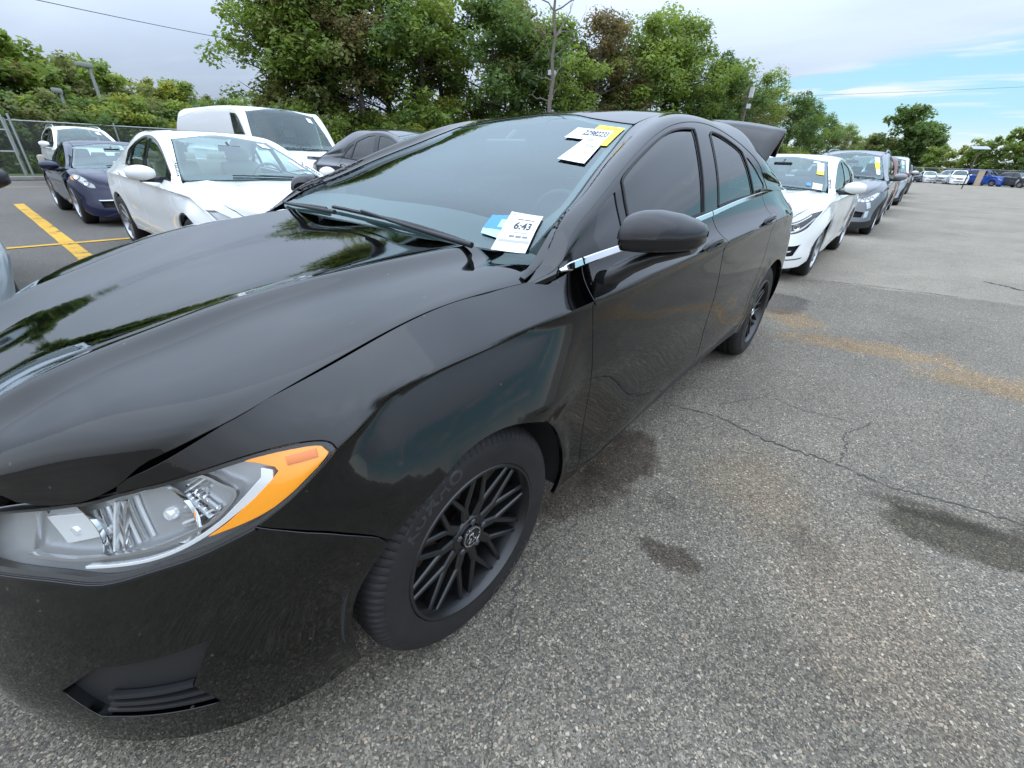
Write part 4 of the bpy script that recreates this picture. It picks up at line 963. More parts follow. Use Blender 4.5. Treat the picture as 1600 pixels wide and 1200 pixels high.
def other_car(p):
    """p: the car's proportions, colours and features"""
    S = Bent(S0, deform(p, False)); H = Bent(H0, deform(p, False)); G = Bent(G0, deform(p, True))
    car = empty(p['name'], p['loc'], p['rz']); tag(car, p['label'], p.get('cat', 'car'), p.get('group'))
    h = p.get('h', .07); paint = p['paint']; lower = p.get('lower', paint); ts = .1
    wb = p['wb']; wr = p['wr']; zc = wr; ra = wr + .045
    def xz(pts): return S.find(pts, (1, 0, 1))
    def arch(cx, a0, a1, n=16):
        a = np.radians(np.linspace(a0, a1, n)); return xz(np.stack([cx + ra * np.cos(a), np.full(n, .9), zc + ra * np.sin(a)], 1))
    lt = p['lamp']                                       # lamp outline in the surface's own coordinates
    dr = p.get('doors', (.49, 1.60, 2.50))
    X2 = lambda s: s
    ang0 = math.degrees(math.asin(max(-.9, min(.9, (p.get('zlow', .24) - zc) / ra))))
    sides = (1, -1)
    f_arch = arch(0, 180 - ang0, ang0, 18)
    r_arch = arch(-wb, ang0, 180 - ang0, 18)
    for sd in sides:
        # front end and wing in one sheet, from the door to the centre line, the lamp set into it
        top = [(-1.44, .9), (-1.2, .75), (-.95, .72), (-.813, .55), (-.709, .30), (-.655, .02), (-.45, .0), (-.2, .0), (.02, .0), (.277, .02), (.36, .0), (dr[0] - .01, .0)]
        fr = np.vstack([top, [(dr[0] - .01, 3), (dr[0] - .005, 7.0)], f_arch, [(-.5, 7.0), (-1.44, 7.0)]])
        holes = [np.array(lt)]
        for g in p.get('openings', ()): holes.append(np.array(g[0]))
        panel('front_wing', S, fr, h, mt=paint, parent=car, side=sd, holes=holes, gap=.002, bevel=.003)
        lamp = panel('headlamp', S, np.array(lt), h * .6, off=-.03, gap=-.004, rim=0, mt=p.get('lampm', M_LAMPD), parent=car, side=sd)
        c = np.array(lt).mean(0)
        for k in range(p.get('eyes', 2)):
            q = c + (np.array(lt)[0] - c) * (.35 - .7 * k / max(1, p.get('eyes', 2) - 1) if p.get('eyes', 2) > 1 else 0) * .9; P, N = S.ev([q[0]], [q[1]], -.022); ax = Vector(N[0]).to_track_quat('Y', 'Z').to_matrix(); mb = MB(); mb.lathe([(-.02, .005), (-.01, .022), (.004, .034), (.006, .038), (.0, .040)], 16, 'y')
            mb.V = [tuple(((ax @ Vector(v)) + Vector(P[0])) * 1.0) for v in mb.V]; mb.V = [(x, y * sd, z) for x, y, z in mb.V]; mb.build('projector', M_CHROME, lamp, True, 40)
        panel('lamp_lens', S, np.array(lt), h * .6, off=-.002, gap=.002, rim=0, mt=G_LENS, parent=lamp, side=sd)
        for pts, off, m_ in p.get('lampbits', ()): panel('light_strip', S, np.array(pts), h * .5, off=off, gap=0, rim=.006, mt=m_, parent=lamp, side=sd)
        for pts, m_, nm in p.get('openings', ()): panel(nm, S, np.array(pts), h * .7, off=-.035, gap=-.006, rim=0, mt=m_, parent=car, side=sd)
        for pts, off, m_, nm in p.get('trims', ()): panel(nm, S, np.array(pts), h * .6, off=off, gap=0, rim=.01, mt=m_, parent=car, side=sd)
        # doors
        gaps_ = [dr[0], dr[1], dr[2]] if len(dr) == 3 else [dr[0], dr[1]]
        for i in range(len(gaps_) - 1):
            a, b = gaps_[i], gaps_[i + 1]
            if i == 1: q = np.vstack([[(a + .008, 0), (a + .008, 6.9)], [(b - .14, 6.9), (b - .13, 5.5), (b - .05, 4.2), (b, 3.2), (b + .02, 1.6), (b, 0)]])
            else: q = np.array([(a + .002, 0), (a + .004, 6.9), (b, 6.9), (b, 0)])
            d_ = panel('door', S, q, h, mt=paint, parent=car, side=sd, gap=.003, bevel=.003)
            s_ = np.linspace(b - .30, b - .10, 7); P, N = S.ev(s_, 1.7 + 0 * s_); l_ = .03 * np.sin(np.linspace(0, math.pi, 7)) + .004
            MB().tube([tuple((a_ + n_ * l__) * np.array([1, sd, 1])) for a_, n_, l__ in zip(P, N, l_)], .011, 6).build('handle', p.get('handlem', paint), d_, True, 60)
        b = gaps_[-1]
        if len(gaps_) == 3: q = np.vstack([[(b + .008, 0), (b + .028, 1.6), (b + .008, 3.2), (b - .042, 4.2), (b - .122, 5.5), (b - .13, 7.0)], r_arch, [(3.4, 7.0), (4.54, 7.0), (4.54, 0)]])
        else: q = np.vstack([[(b + .008, 0), (b + .008, 7.0)], r_arch, [(3.4, 7.0), (4.54, 7.0), (4.54, 0)]])
        panel('rear_quarter', S, q, h, mt=paint, parent=car, side=sd, gap=.002, bevel=.003)
        sl = np.linspace(.50, gaps_[-1] - .14, 9)
        panel('sill', S, np.vstack([np.column_stack([sl, 0 * sl + 6.55]), np.column_stack([sl, 0 * sl + 7.0])[::-1]]), h, off=.003, rim=.05, mt=lower, parent=car, side=sd)
        if p.get('cladding'):
            for cx in (0, -wb):
                a = np.radians(np.linspace(ang0, 180 - ang0, 20)); o_ = xz(np.stack([cx + (ra + .075) * np.cos(a), np.full(20, .9), zc + (ra + .075) * np.sin(a)], 1)); i_ = xz(np.stack([cx + (ra + .004) * np.cos(a), np.full(20, .9), zc + (ra + .004) * np.sin(a)], 1))
                panel('arch_cladding', S, np.vstack([o_, i_[::-1]]), h * .7, off=.008, gap=0, rim=.012, mt=M_TRIM, parent=car, side=sd)
            panel('sill_cladding', S, np.array([(.42, 5.6), (.42, 7.0), (gaps_[-1] - .1, 7.0), (gaps_[-1] - .1, 5.6)]), h, off=.010, rim=.02, mt=M_TRIM, parent=car, side=sd)
            panel('bumper_cladding', S, np.array([(-1.44, 5.9), (-1.44, 7.0), (-.42, 7.0), (-.40, 5.6), (-.7, 5.7)]), h, off=.010, rim=.02, mt=M_TRIM, parent=car, side=sd)
        # side glass
        fr = [(.40, .05), (2.665, .05), (2.665, .7), (2.63, 1.7), (2.51, 2.72), (2.3, 2.98), (2.0, 3.0), (1.7, 3.0), (1.3, 3.0), (1.0, 3.0), (.75, 3.0), (.60, 3.0), (.46, 3.0)]
        wins = p.get('wins') or [[(.62, .2), (1.52, .2), (1.60, 2.7), (1.3, 2.8), (.95, 2.76), (.72, 2.6)], [(1.66, .2), (2.33, .2), (2.25, 2.42), (1.95, 2.68), (1.74, 2.7)], [(2.38, .2), (2.53, .2), (2.59, 1.0), (2.48, 1.95), (2.33, 2.35)]]
        panel('window_frame', G, np.array(fr), h, off=-.002, mt=p.get('framem', M_GLOSSB), parent=car, side=sd, holes=[np.array(w) for w in wins], rim=.015)
        for w in wins: panel('side_window', G, np.array(w), h * 1.2, off=-.008, gap=-.006, rim=0, mt=p.get('sglass', G_CLEAR), parent=car, side=sd)
        if p.get('belt'):
            s_ = np.linspace(.42, 2.65, 20); P, N = G.ev(s_, .04 + 0 * s_); strip('belt_moulding', P, N, .02, .006, p['belt'], car, sd)
        rl = np.vstack([[(.285, 4.84), (.285, 0.0), (.395, .0), (.42, 1.5), (.455, 3.0), (.60, 3.0), (.75, 3.0), (1.0, 3.0), (1.3, 3.0), (1.7, 3.0), (2.0, 3.0)], [(2.3, 2.98), (2.51, 2.72), (2.63, 1.7), (2.668, .7)], [(2.668, 0.0), (3.49, 0.0), (3.49, 4.65)], [(3.2, 4.72), (2.7, 4.72), (2.2, 4.72), (1.7, 4.72), (1.45, 4.76), (1.31, 4.86), (.95, 4.83), (.638, 4.80), (.477, 4.80)]])
        panel('side_pillar', G, rl, h, mt=paint, parent=car, side=sd, gap=.002, bevel=.003)
        if p.get('rails'):
            s_ = np.linspace(1.45, 2.75, 12); P, N = G.ev(s_, 4.4 + 0 * s_); l_ = .05 * np.sin(np.linspace(0, math.pi, 12)) ** .35 + .003; MB().tube([tuple((a_ + np.array([0, 0, l__])) * np.array([1, sd, 1])) for a_, l__ in zip(P, l_)], .016, 6).build('roof_rail', p['rails'], car, True)
        # mirror
        P, N = G.ev([p.get('mir', .62)], [.3]); c = P[0] + np.array([.0, .16, .05]); mb = MB(); V = []; nu, nv = 10, 14
        for i in range(nu + 1):
            u = i / nu; r_ = math.sin(math.pi * (.08 + .84 * u)) ** .55
            for k in range(nv): q = 2 * math.pi * k / nv; V.append(((c[0] - .05 * u + .075 * r_ * math.cos(q) * (1 if math.cos(q) > 0 else .5)), (c[1] - .10 + .23 * u) * sd, c[2] + .075 * r_ * math.sin(q)))
        mb.add(V, [(i * nv + k, i * nv + (k + 1) % nv, (i + 1) * nv + (k + 1) % nv, (i + 1) * nv + k) for i in range(nu) for k in range(nv)] + [tuple(range(nv)), tuple(nu * nv + k for k in range(nv))]); m_ = mb.build('door_mirror', p.get('mirm', paint), car, True, 60)
        MB().tube([(P[0][0], (P[0][1] - .02) * sd, P[0][2] - .01), (c[0], (c[1] - .05) * sd, c[2] - .055), (c[0] - .02, (c[1] + .04) * sd, c[2] - .06)], [.035, .028, .02], 8).build('mirror_arm', M_TRIMS, m_, True)
        for cx in (0.0, -wb):                             # liners
            a = np.radians(np.linspace(0, 180, 20)); V = []; F = []; yo = .88 * p.get('w', 1.0)
            for k, q in enumerate(a):
                for y in (.56, yo): V.append((cx + (ra + .012) * math.cos(q), y * sd, zc + (ra + .012) * math.sin(q)))
                if k: F.append((2 * k - 2, 2 * k - 1, 2 * k + 1, 2 * k))
            b_ = len(V); V.append((cx, .56 * sd, zc)); F += [(b_, 2 * k, 2 * k + 2) for k in range(len(a) - 1)]; link('wheel_arch_liner', mesh('wheel_arch_liner', V, F, M_UNDER, True), None, car)
        panel('tail_lamp', S, np.array([(3.5, 1.2), (3.5, 3.0), (4.1, 3.0), (4.1, 1.2)]), h, off=.004, rim=.01, mt=M_REDL, parent=car, side=sd)
    # bonnet
    he = [(-.30, .803), (-.02, .786), (.144, .780), (.279, .768), (.405, .752), (.491, .711), (.563, .656), (.606, .618), (.665, .55), (.742, .445), (.80, .32), (.835, .17), (.845, 0)]
    lf = np.array(he); rr = np.array([(-.30, .803), (-.42, .70), (-.33, .57), (-.29, .3), (-.30, 0)]); full = np.vstack([lf, (lf[::-1] * [1, -1])[1:], (rr * [1, -1])[1:-1], rr[::-1][:-1]])
    st = H0.find(np.column_stack([full, np.zeros(len(full))]), (1, 1, 0)); panel('bonnet', H, st, h, ts=.16, mt=paint, parent=car, gap=.003, bevel=.003)
    wt = [(1.306, 4.92), (1.345, 5.9), (1.452, 7.0), (1.345, 8.1), (1.306, 9.08)]; wbt = [(.362, 5.0), (.30, 6), (.285, 7), (.30, 8), (.362, 9)]; sl = [(.50, 4.86), (.95, 4.88)]
    scr = np.vstack([wbt[::-1], sl, curve(wt, 4), [(s, 14 - t) for s, t in sl[::-1]]])
    panel('windscreen', G, scr, h, ts=.13, off=-.003, gap=.004, rim=0, mt=p.get('screen', G_SCREEN), parent=car)
    inner = np.array([(.43, 8.85), (.39, 7), (.43, 5.15), (.60, 5.06), (.95, 5.08), (1.26, 5.10), (1.31, 5.9), (1.41, 7), (1.31, 8.1), (1.26, 8.9), (.95, 8.92), (.60, 8.94)])
    panel('screen_border', G, scr, h, ts=.13, off=-.008, gap=.003, rim=0, mt=M_TRIMS, parent=car, holes=[inner])
    rt = np.vstack([curve(wt, 4), [(1.45, 9.22), (1.7, 9.26), (2.2, 9.26), (2.66, 9.26)], [(2.70, 8.9), (2.74, 7), (2.70, 5.1)], [(2.66, 4.74), (2.2, 4.74), (1.7, 4.74), (1.45, 4.78)]])
    rh = [np.array([(1.62, 5.4), (1.62, 8.6), (2.05, 8.6), (2.05, 5.4)])] if p.get('sunroof') else []
    panel('roof', G, rt, h, ts=.13, mt=p.get('roofm', paint), parent=car, holes=rh, gap=.002)
    if rh: panel('sunroof', G, rh[0], h, ts=.13, off=-.002, mt=mat('sunroof_glass', (.01, .012, .014), .03), parent=car)
    panel('rear_window', G, np.array([(2.71, 4.9), (2.75, 7), (2.71, 9.1), (3.0, 9.2), (3.4, 9.2), (3.44, 7), (3.4, 4.8), (3.0, 4.8)]), h * 1.2, ts=.13, off=-.004, rim=0, mt=p.get('rglass', G_CLEAR), parent=car)
    if not p.get('noboot'): panel('boot_lid', G, np.array([(3.42, 4.6), (3.45, 7), (3.42, 9.4), (3.499, 9.4), (3.499, 4.6)]), h, ts=.13, mt=paint, parent=car, rim=.005)
    zb = pl(*p['z']); gx = pl(*p['gx']); bx = pl(*p['bx'])
    xr = float(bx(np.array([-3.9]))[0]); xk = float(gx(np.array([-3.5]))[0]); zr = float(zb(np.array([1.12]))[0])
    MB().box(((xk + xr) / 2, 0, zr - .03), (abs(xk - xr) + .1, 1.4 * p.get('w', 1), .06), None, .02).build('rear_deck', paint, car, True, 50)
    wiper(G, car, [(.300, 5.55), (.298, 5.9), (.305, 6.4), (.33, 7.0)], [(.322, 5.5), (.325, 6.25), (.33, 6.9), (.35, 7.7)])
    if p.get('cabin'):
        k = -p['wb'] / -2.85 * p.get('cabk', 1.0); cabin(car, p['cabin'][0], p['cabin'][1], p.get('cabx', 0.0), 0, k, p.get('cabz', 1.0), True, p.get('drv', 1))
    for q, m_ in p.get('papers', ()): sheet('windscreen_sheet', G, q, m_, car, off=.003)
    mb = MB(); mb.box((-wb / 2, 0, .40), (wb - 2 * ra - .1, 1.60 * p.get('w', 1), .26)); mb.box((-wb / 2, 0, .34), (wb + 1.0, 1.05, .14)); mb.box((.20, 0, .50), (.66, .9, .28)); mb.box((-wb - .3, 0, .55), (.8, 1.05, .36)); mb.build('underbody', M_UNDER, car)
    if p.get('plate'): MB().box((float(bx(np.array([.93]))[0]) + .03, 0, .48), (.012, .30, .15), None, .004).build('number_plate', M_PAPER, car)
    wp = wheel_proto('wheel', wr, .215, wr * .665, p.get('rim', 'five'), p.get('rimm', M_RIMS), 40, False)
    yw = p.get('track', .79)
    for x, s_, sp in ((0, 1, .3), (-wb, 1, .9), (0, -1, .1), (-wb, -1, .6)): place_wheel(wp, car, (x, yw * s_, wr), s_, sp)
    drop_proto(wp)
    return car


P_WHITE = car_paint('paint_white', (.78, .78, .76), 1.0); P_WHITE2 = car_paint('paint_pearl_white', (.74, .74, .71), 1.0); P_VAN = car_paint('paint_van_white', (.70, .70, .69), .5)
P_BLUE = car_paint('paint_dark_blue', (.002, .006, .034), 1.0); P_GREY = car_paint('paint_dark_grey', (.045, .047, .053), 1.0); P_STEEL = car_paint('paint_steel_grey', (.16, .17, .185), 1.0, .35, .5)
P_SILV = car_paint('paint_silver', (.42, .44, .46), 1.0, .35, .6); P_RED = car_paint('paint_red', (.30, .012, .014), 1.0); P_BLU2 = car_paint('paint_bright_blue', (.015, .06, .30), 1.0); P_PALE = car_paint('paint_pale_blue_silver', (.36, .42, .45), 1.0, .35, .5); P_MAR = car_paint('paint_maroon', (.13, .012, .016), 1.0)

LAMP_A = [(-.36, 1.9), (-.45, 1.25), (-.60, 1.0), (-.80, 1.15), (-1.02, 1.75), (-1.02, 2.35), (-.80, 2.25), (-.58, 2.25), (-.45, 2.35)]
GRILLE = ([(-1.08, 1.3), (-1.44, 1.2), (-1.44, 3.0), (-1.12, 2.9)], M_UNDER, 'grille'); INTAKE = ([(-.95, 4.6), (-1.44, 4.5), (-1.44, 5.6), (-.98, 5.6)], M_UNDER, 'lower_intake')


def proportions(wb=2.78, front=0.0, rear=0.0, cowl=0.0, top=0.0, roofend=0.0, belt=1.0, roof=1.49, hood=.97, nose=.62, kind='sedan'):
    """piecewise maps from the reference sedan: body x, greenhouse x, heights"""
    d = -(wb - 2.85)
    bx = ([-3.95, -3.3, -2.4, -.5, .45, .95], [-3.95 + d + rear, -3.3 + d, -2.4 + d, -.5, .45, .95 + front])
    if kind == 'sedan': gx = ([-3.5, -2.7, -1.4, -.27], [-3.5 + d + roofend, -2.7 + d + roofend, -1.4 + top, -.27 + cowl])
    else: gx = ([-3.5, -2.9, -2.3, -1.4, -.27], [-3.62 + d + rear, -3.42 + d + rear, -2.75 + d + rear, -1.4 + top, -.27 + cowl])
    z = ([0, .35, .62, .95, 1.03, 1.12, 1.50], [0, .35, nose, hood, belt + .02, belt + .10, roof])
    return bx, gx, z


def build_other_cars():
    # white sedan across the bonnet
    bx, gx, z = proportions(2.76, -.14, .30, -.05, .06, .18, .93, 1.425, .90, .60)
    other_car(dict(name='white_sedan', label='white four-door sedan with beige seats and sunroof, facing the black car', loc=(-1.62, -3.72, 0), rz=R(90), bx=bx, gx=gx, z=z, w=.975, wb=2.76, wr=.325, paint=P_WHITE, lamp=LAMP_A, openings=[GRILLE, INTAKE], h=.05,
                   cabin=(M_INTB, M_INTG), cabz=.955, cabx=.0, sunroof=True, rim='ten', rimm=M_RIMS, framem=M_GLOSSB, mir=.70, group=None, drv=1,
                   papers=[([(1.22, 5.75), (1.22, 5.35), (1.10, 5.35), (1.10, 5.75)], M_PAPER), ([(.80, 5.40), (.80, 5.16), (.58, 5.16), (.58, 5.36)], M_PINK), ([(.50, 5.45), (.50, 5.2), (.42, 5.2), (.42, 5.4)], M_LBLUE)]))
    # dark blue two-seater behind it
    bx, gx, z = proportions(2.475, .0, .02, .12, .28, .55, .80, 1.285, .80, .56)
    other_car(dict(name='blue_coupe', label='dark blue two-door sports coupe parked beside a yellow line', loc=(-1.50, -9.32, 0), rz=R(90), bx=bx, gx=gx, z=z, w=.975, wb=2.475, wr=.335, paint=P_BLUE, doors=(.49, 1.75), h=.06, zx=([-.6, 0, .4, .9], [0, .06, .05, -.02]),
                   lamp=[(-.20, 1.2), (-.33, .55), (-.52, .45), (-.66, .85), (-.68, 1.6), (-.58, 2.1), (-.40, 2.1), (-.26, 1.8)], eyes=2, openings=[([(-.72, 4.3), (-.98, 4.3), (-.98, 5.5), (-.76, 5.6)], M_UNDER, 'side_intake'), ([(-1.08, 4.6), (-1.44, 4.6), (-1.44, 5.6), (-1.08, 5.6)], M_UNDER, 'lower_intake')],
                   trims=[([(-.70, 4.05), (-1.0, 4.02), (-1.0, 4.18), (-.72, 4.2)], .006, M_SATIN, 'light_bar'), ([(-.30, 2.7), (-.24, 3.1), (-.30, 3.3), (-.36, 3.0)], .003, M_AMBER, 'side_marker')], cabin=(M_INT, M_INT), cabz=.87, cabk=.88, cabx=-.05, rim='five', rimm=M_RIMS, sglass=G_TINT, mir=.55, mirm=P_BLUE,
                   wins=[[(.62, .2), (1.75, .2), (1.85, 2.6), (1.5, 2.8), (.95, 2.76), (.72, 2.6)], [(1.95, .2), (2.45, .2), (2.3, 1.9), (2.02, 2.3)]]))
    # white crossover by the fence
    bx, gx, z = proportions(2.69, -.05, -.05, .0, .25, .0, 1.10, 1.70, 1.06, .70, 'suv')
    other_car(dict(name='white_crossover', label='white crossover parked behind the blue coupe, in front of the fence', cat='car', loc=(-2.55, -18.6, 0), rz=R(90), bx=bx, gx=gx, z=z, w=1.0, wb=2.69, wr=.35, paint=P_WHITE, lamp=LAMP_A, openings=[GRILLE, INTAKE], h=.10, cabin=(M_INT, M_INT), cabz=1.1, rails=M_SATIN, noboot=True, sglass=G_TINT,
                   papers=[([(1.22, 5.8), (1.22, 5.35), (1.05, 5.35), (1.05, 5.8)], M_PAPER)]))
    # white cargo van
    bx = ([-3.95, -3.3, -2.4, -.5, .45, .95], [-4.75, -4.0, -3.1, -.5, .40, .82]); gx = ([-3.5, -3.2, -2.3, -1.4, -.27], [-4.72, -4.70, -4.2, -.78, -.12]); z = ([0, .35, .62, .95, 1.03, 1.12, 1.42, 1.50], [0, .40, .78, 1.20, 1.25, 1.33, 1.93, 2.07])
    other_car(dict(name='cargo_van', label='tall white cargo van with plain sides and a dark sloping windscreen', cat='van', loc=(-4.25, -8.3, 0), rz=R(90), bx=bx, gx=gx, z=z, w=1.05, lean=.30, square=.6, wb=3.43, wr=.37, paint=P_VAN, doors=(.49, 1.55), lamp=LAMP_A, openings=[GRILLE], h=.08, cabin=(M_INTG, M_INT), cabz=1.28, cabk=.55, rim='ten', rimm=M_RIMS, noboot=True, rglass=P_VAN, framem=P_VAN, mirm=M_TRIM,
                   wins=[[(.60, .2), (1.43, .2), (1.47, 2.7), (1.2, 2.78), (.95, 2.74), (.68, 2.5)]], zlow=.38, track=.83, papers=[([(1.22, 5.7), (1.22, 5.35), (1.10, 5.35), (1.10, 5.7)], M_PAPER)]))
    # dark grey crossover next to the white sedan
    bx, gx, z = proportions(2.76, -.1, .05, .0, .12, .15, 1.06, 1.60, 1.02, .66)
    other_car(dict(name='grey_crossover', label='dark grey crossover with arched roof standing next to the white sedan', loc=(-4.52, -3.55, 0), rz=R(90), bx=bx, gx=gx, z=z, w=1.0, wb=2.76, wr=.35, paint=P_GREY, lamp=LAMP_A, openings=[GRILLE, INTAKE], h=.06, cabin=(M_INT, M_INT), cabz=1.06, sglass=glass('side_glass_grey', (.16, .17, .18)), rimm=M_RIMD))
    # pale car at the edge of the view
    bx, gx, z = proportions(2.75, -.08, .0, .0, .05, .05, .96, 1.46, .94, .62)
    other_car(dict(name='pale_sedan', label='pale blue-silver sedan at the yellow stall line, only its flank showing', loc=(1.47, -2.62, 0), rz=R(90), bx=bx, gx=gx, z=z, w=.98, wb=2.75, wr=.325, paint=P_PALE, lamp=LAMP_A, openings=[GRILLE, INTAKE], h=.06, cabin=(M_INT, M_INT), sglass=G_TINT, mirm=M_TRIMS, rimm=M_RIMD))
    # pearl white sedan behind the black one
    bx, gx, z = proportions(2.83, -.03, .0, .0, .0, .0, .985, 1.455, .955, .62)
    LAMP_C = [(-.31, 1.70), (-.48, 1.05), (-.75, 1.0), (-1.02, 1.45), (-1.40, 1.9), (-1.40, 2.45), (-1.02, 2.75), (-.72, 3.0), (-.50, 2.75), (-.37, 2.2)]
    other_car(dict(name='pearl_white_sedan', label='pearl white sedan with dark lamps, first in line behind the black car', loc=(-6.36, -.14, 0), rz=0, bx=bx, gx=gx, z=z, w=.995, wb=2.83, wr=.335, paint=P_WHITE2, lamp=LAMP_C, lampm=mat('lamp_black', (.02, .02, .022), .25), eyes=4, h=.05,
                   lampbits=[([(-.40, 2.15), (-.70, 2.72), (-1.0, 2.55), (-1.0, 2.42), (-.70, 2.55), (-.44, 2.02)], -.012, M_SATIN), ([(-.46, 1.25), (-.75, 1.2), (-1.02, 1.6), (-1.02, 1.68), (-.75, 1.34), (-.47, 1.4)], -.012, M_LAMPW)],
                   openings=[([(-.56, 4.2), (-.98, 4.2), (-.98, 5.6), (-.64, 5.6)], M_UNDER, 'fog_lamp_pocket'), ([(-1.05, 4.3), (-1.44, 4.3), (-1.44, 5.8), (-1.05, 5.7)], M_UNDER, 'lower_intake')],
                   trims=[([(-.66, 4.85), (-.95, 4.85), (-.95, 5.02), (-.68, 5.02)], -.02, M_SATIN, 'fog_lamp_strip'), ([(-.50, 5.95), (-1.44, 6.0), (-1.44, 6.10), (-.52, 6.05)], .002, M_TRIMS, 'bumper_groove')],
                   cabin=(M_INTG, M_INT), sglass=G_TINT, rim='five', rimm=M_RIMS, mir=.60, belt=M_CHROME,
                   papers=[([(1.20, 5.55), (1.20, 5.15), (.92, 5.15), (.92, 5.50)], M_PAPER), ([(1.24, 5.75), (1.24, 5.4), (1.18, 5.4), (1.18, 5.75)], M_PAPER), ([(.915, 5.52), (.915, 5.16), (.80, 5.16), (.80, 5.50)], M_YEL), ([(.52, 5.6), (.52, 5.22), (.36, 5.22), (.36, 5.56)], M_PAPER), ([(.50, 5.8), (.50, 5.66), (.42, 5.64), (.42, 5.78)], M_BLUE)]))
    # grey crossover behind that
    bx, gx, z = proportions(2.66, -.06, -.12, .05, .28, .0, 1.09, 1.69, 1.06, .70, 'suv')
    other_car(dict(name='steel_grey_crossover', label='steel grey crossover with roof rails and black lower cladding behind the pearl sedan', loc=(-12.3, .10, 0), rz=0, bx=bx, gx=gx, z=z, w=1.0, wb=2.66, wr=.355, paint=P_STEEL, lamp=LAMP_A, lampm=M_LAMPW, eyes=3, openings=[GRILLE, ([(-.70, 3.9), (-1.0, 3.9), (-1.0, 4.9), (-.74, 4.8)], M_UNDER, 'fog_lamp_pocket')], trims=[([(-.60, 3.8), (-.68, 3.8), (-.70, 4.9), (-.62, 4.8)], .006, M_SATIN, 'bright_trim'), ([(-.62, 2.5), (-.70, 2.5), (-.66, 3.5), (-.58, 3.4)], .006, M_SATIN, 'bright_trim')], h=.07, cladding=True, rails=P_STEEL, noboot=True, cabin=(M_INT, M_INT), cabz=1.1, sglass=G_TINT,
                   papers=[([(1.22, 5.6), (1.22, 5.15), (1.02, 5.15), (1.02, 5.55)], M_PAPER), ([(1.01, 5.6), (1.01, 5.2), (.74, 5.2), (.74, 5.5)], M_YEL), ([(.73, 5.5), (.73, 5.2), (.52, 5.2), (.52, 5.45)], M_PAPER)]))
    suv = proportions(2.75, -.05, -.05, .0, .25, .0, 1.10, 1.72, 1.06, .70, 'suv'); sed = proportions(2.78, -.05, .0, .0, .0, .0, .96, 1.46, .94, .62); tall = proportions(3.0, .02, .1, .0, .3, .0, 1.18, 1.86, 1.14, .76, 'suv')
    def simple(name, label, loc, rz, pr, paint, **k):
        d = dict(name=name, label=label, loc=loc, rz=rz, bx=pr[0], gx=pr[1], z=pr[2], w=1.0, wb={id(suv): 2.75, id(sed): 2.78, id(tall): 3.0}[id(pr)], wr=.34, paint=paint, lamp=LAMP_A, openings=[GRILLE, INTAKE], h=.16, sglass=G_TINT, screen=G_TINT if k.pop('dark', False) else G_SCREEN, noboot=True, eyes=1); d.update(k); return other_car(d)
    PAP = [([(1.22, 5.6), (1.22, 5.15), (.95, 5.15), (.95, 5.55)], M_PAPER)]
    simple('maroon_crossover', 'maroon crossover in the line behind the steel grey crossover', (-18.6, .02, 0), 0, suv, P_MAR, papers=PAP)
    simple('silver_truck', 'tall silver sport utility in the line behind the maroon crossover', (-25.0, .15, 0), 0, tall, P_SILV, papers=PAP, wr=.38, cladding=True)
    simple('dark_sedan', 'dark grey car in the line behind the tall silver sport utility', (-32.0, .0, 0), 0, suv, P_GREY, papers=PAP)
    simple('black_crossover', 'black crossover at the end of the line of parked cars', (-38.5, .1, 0), 0, suv, car_paint('paint_black2', (.012, .012, .013)), papers=PAP)
    # far row along the fence
    simple('far_grey_sedan', 'grey sedan in the far row beside the small white sedan', (-88, .4, 0), R(14), sed, P_GREY)
    simple('far_white_sedan', 'small white sedan in the far row left of the silver hatch', (-89, 2.2, 0), R(10), sed, P_WHITE)
    simple('far_silver_car', 'silver crossover in the far row touching the white crossover', (-85.5, 3.6, 0), R(-20), suv, P_SILV)
    simple('far_white_crossover', 'white crossover facing out of the far row', (-83.5, 5.0, 0), R(4), suv, P_WHITE)
    simple('far_blue_sedan', 'bright blue sedan half hidden behind the white crossover of the far row', (-88, 6.9, 0), R(5), sed, P_BLU2)
    simple('far_blue_truck', 'blue sport utility in the far row beside the tan box', (-84.5, 8.6, 0), R(60), tall, P_BLU2)
    simple('far_black_car', 'black crossover in the far row between the blue and silver ones', (-82.5, 11.2, 0), R(35), suv, P_GREY)
    simple('far_silver_sedan', 'silver sedan in the far row next to the red car', (-80.5, 12.9, 0), R(40), sed, P_SILV)
    simple('far_red_car', 'red sedan in the far row at the grassy tuft', (-76, 15.4, 0), R(75), sed, P_RED)
    b = MB(); b.box((0, 0, .85), (.7, .6, 1.7), None, .03); b.box((0, 0, 1.73), (.78, .68, .06)); o = b.build('tan_cabinet', mat('tan_board', (.50, .40, .28), .8, var=(2, (.42, .33, .22), 2)), None); o.location = (-84.6, 6.9, 0); tag(o, 'tan wooden box standing between cars of the far row', 'box')
    rg = np.random.default_rng(21); t = np.linspace(0, 1, 10); C = np.array([(rg.normal(0, .6), rg.normal(0, .9), rg.uniform(.2, .8), .45) for _ in range(14)])
    o = link('grass_tuft', leaves_mesh('grass_tuft', C, 90, 1.0, .12, L_YELL_, rg)); o.location = (-70.5, 12.0, 0); tag(o, 'yellow-green weeds growing at the edge of the far row', 'weeds')


L_YELL_ = mat('weed_green', (.16, .17, .04), .8)

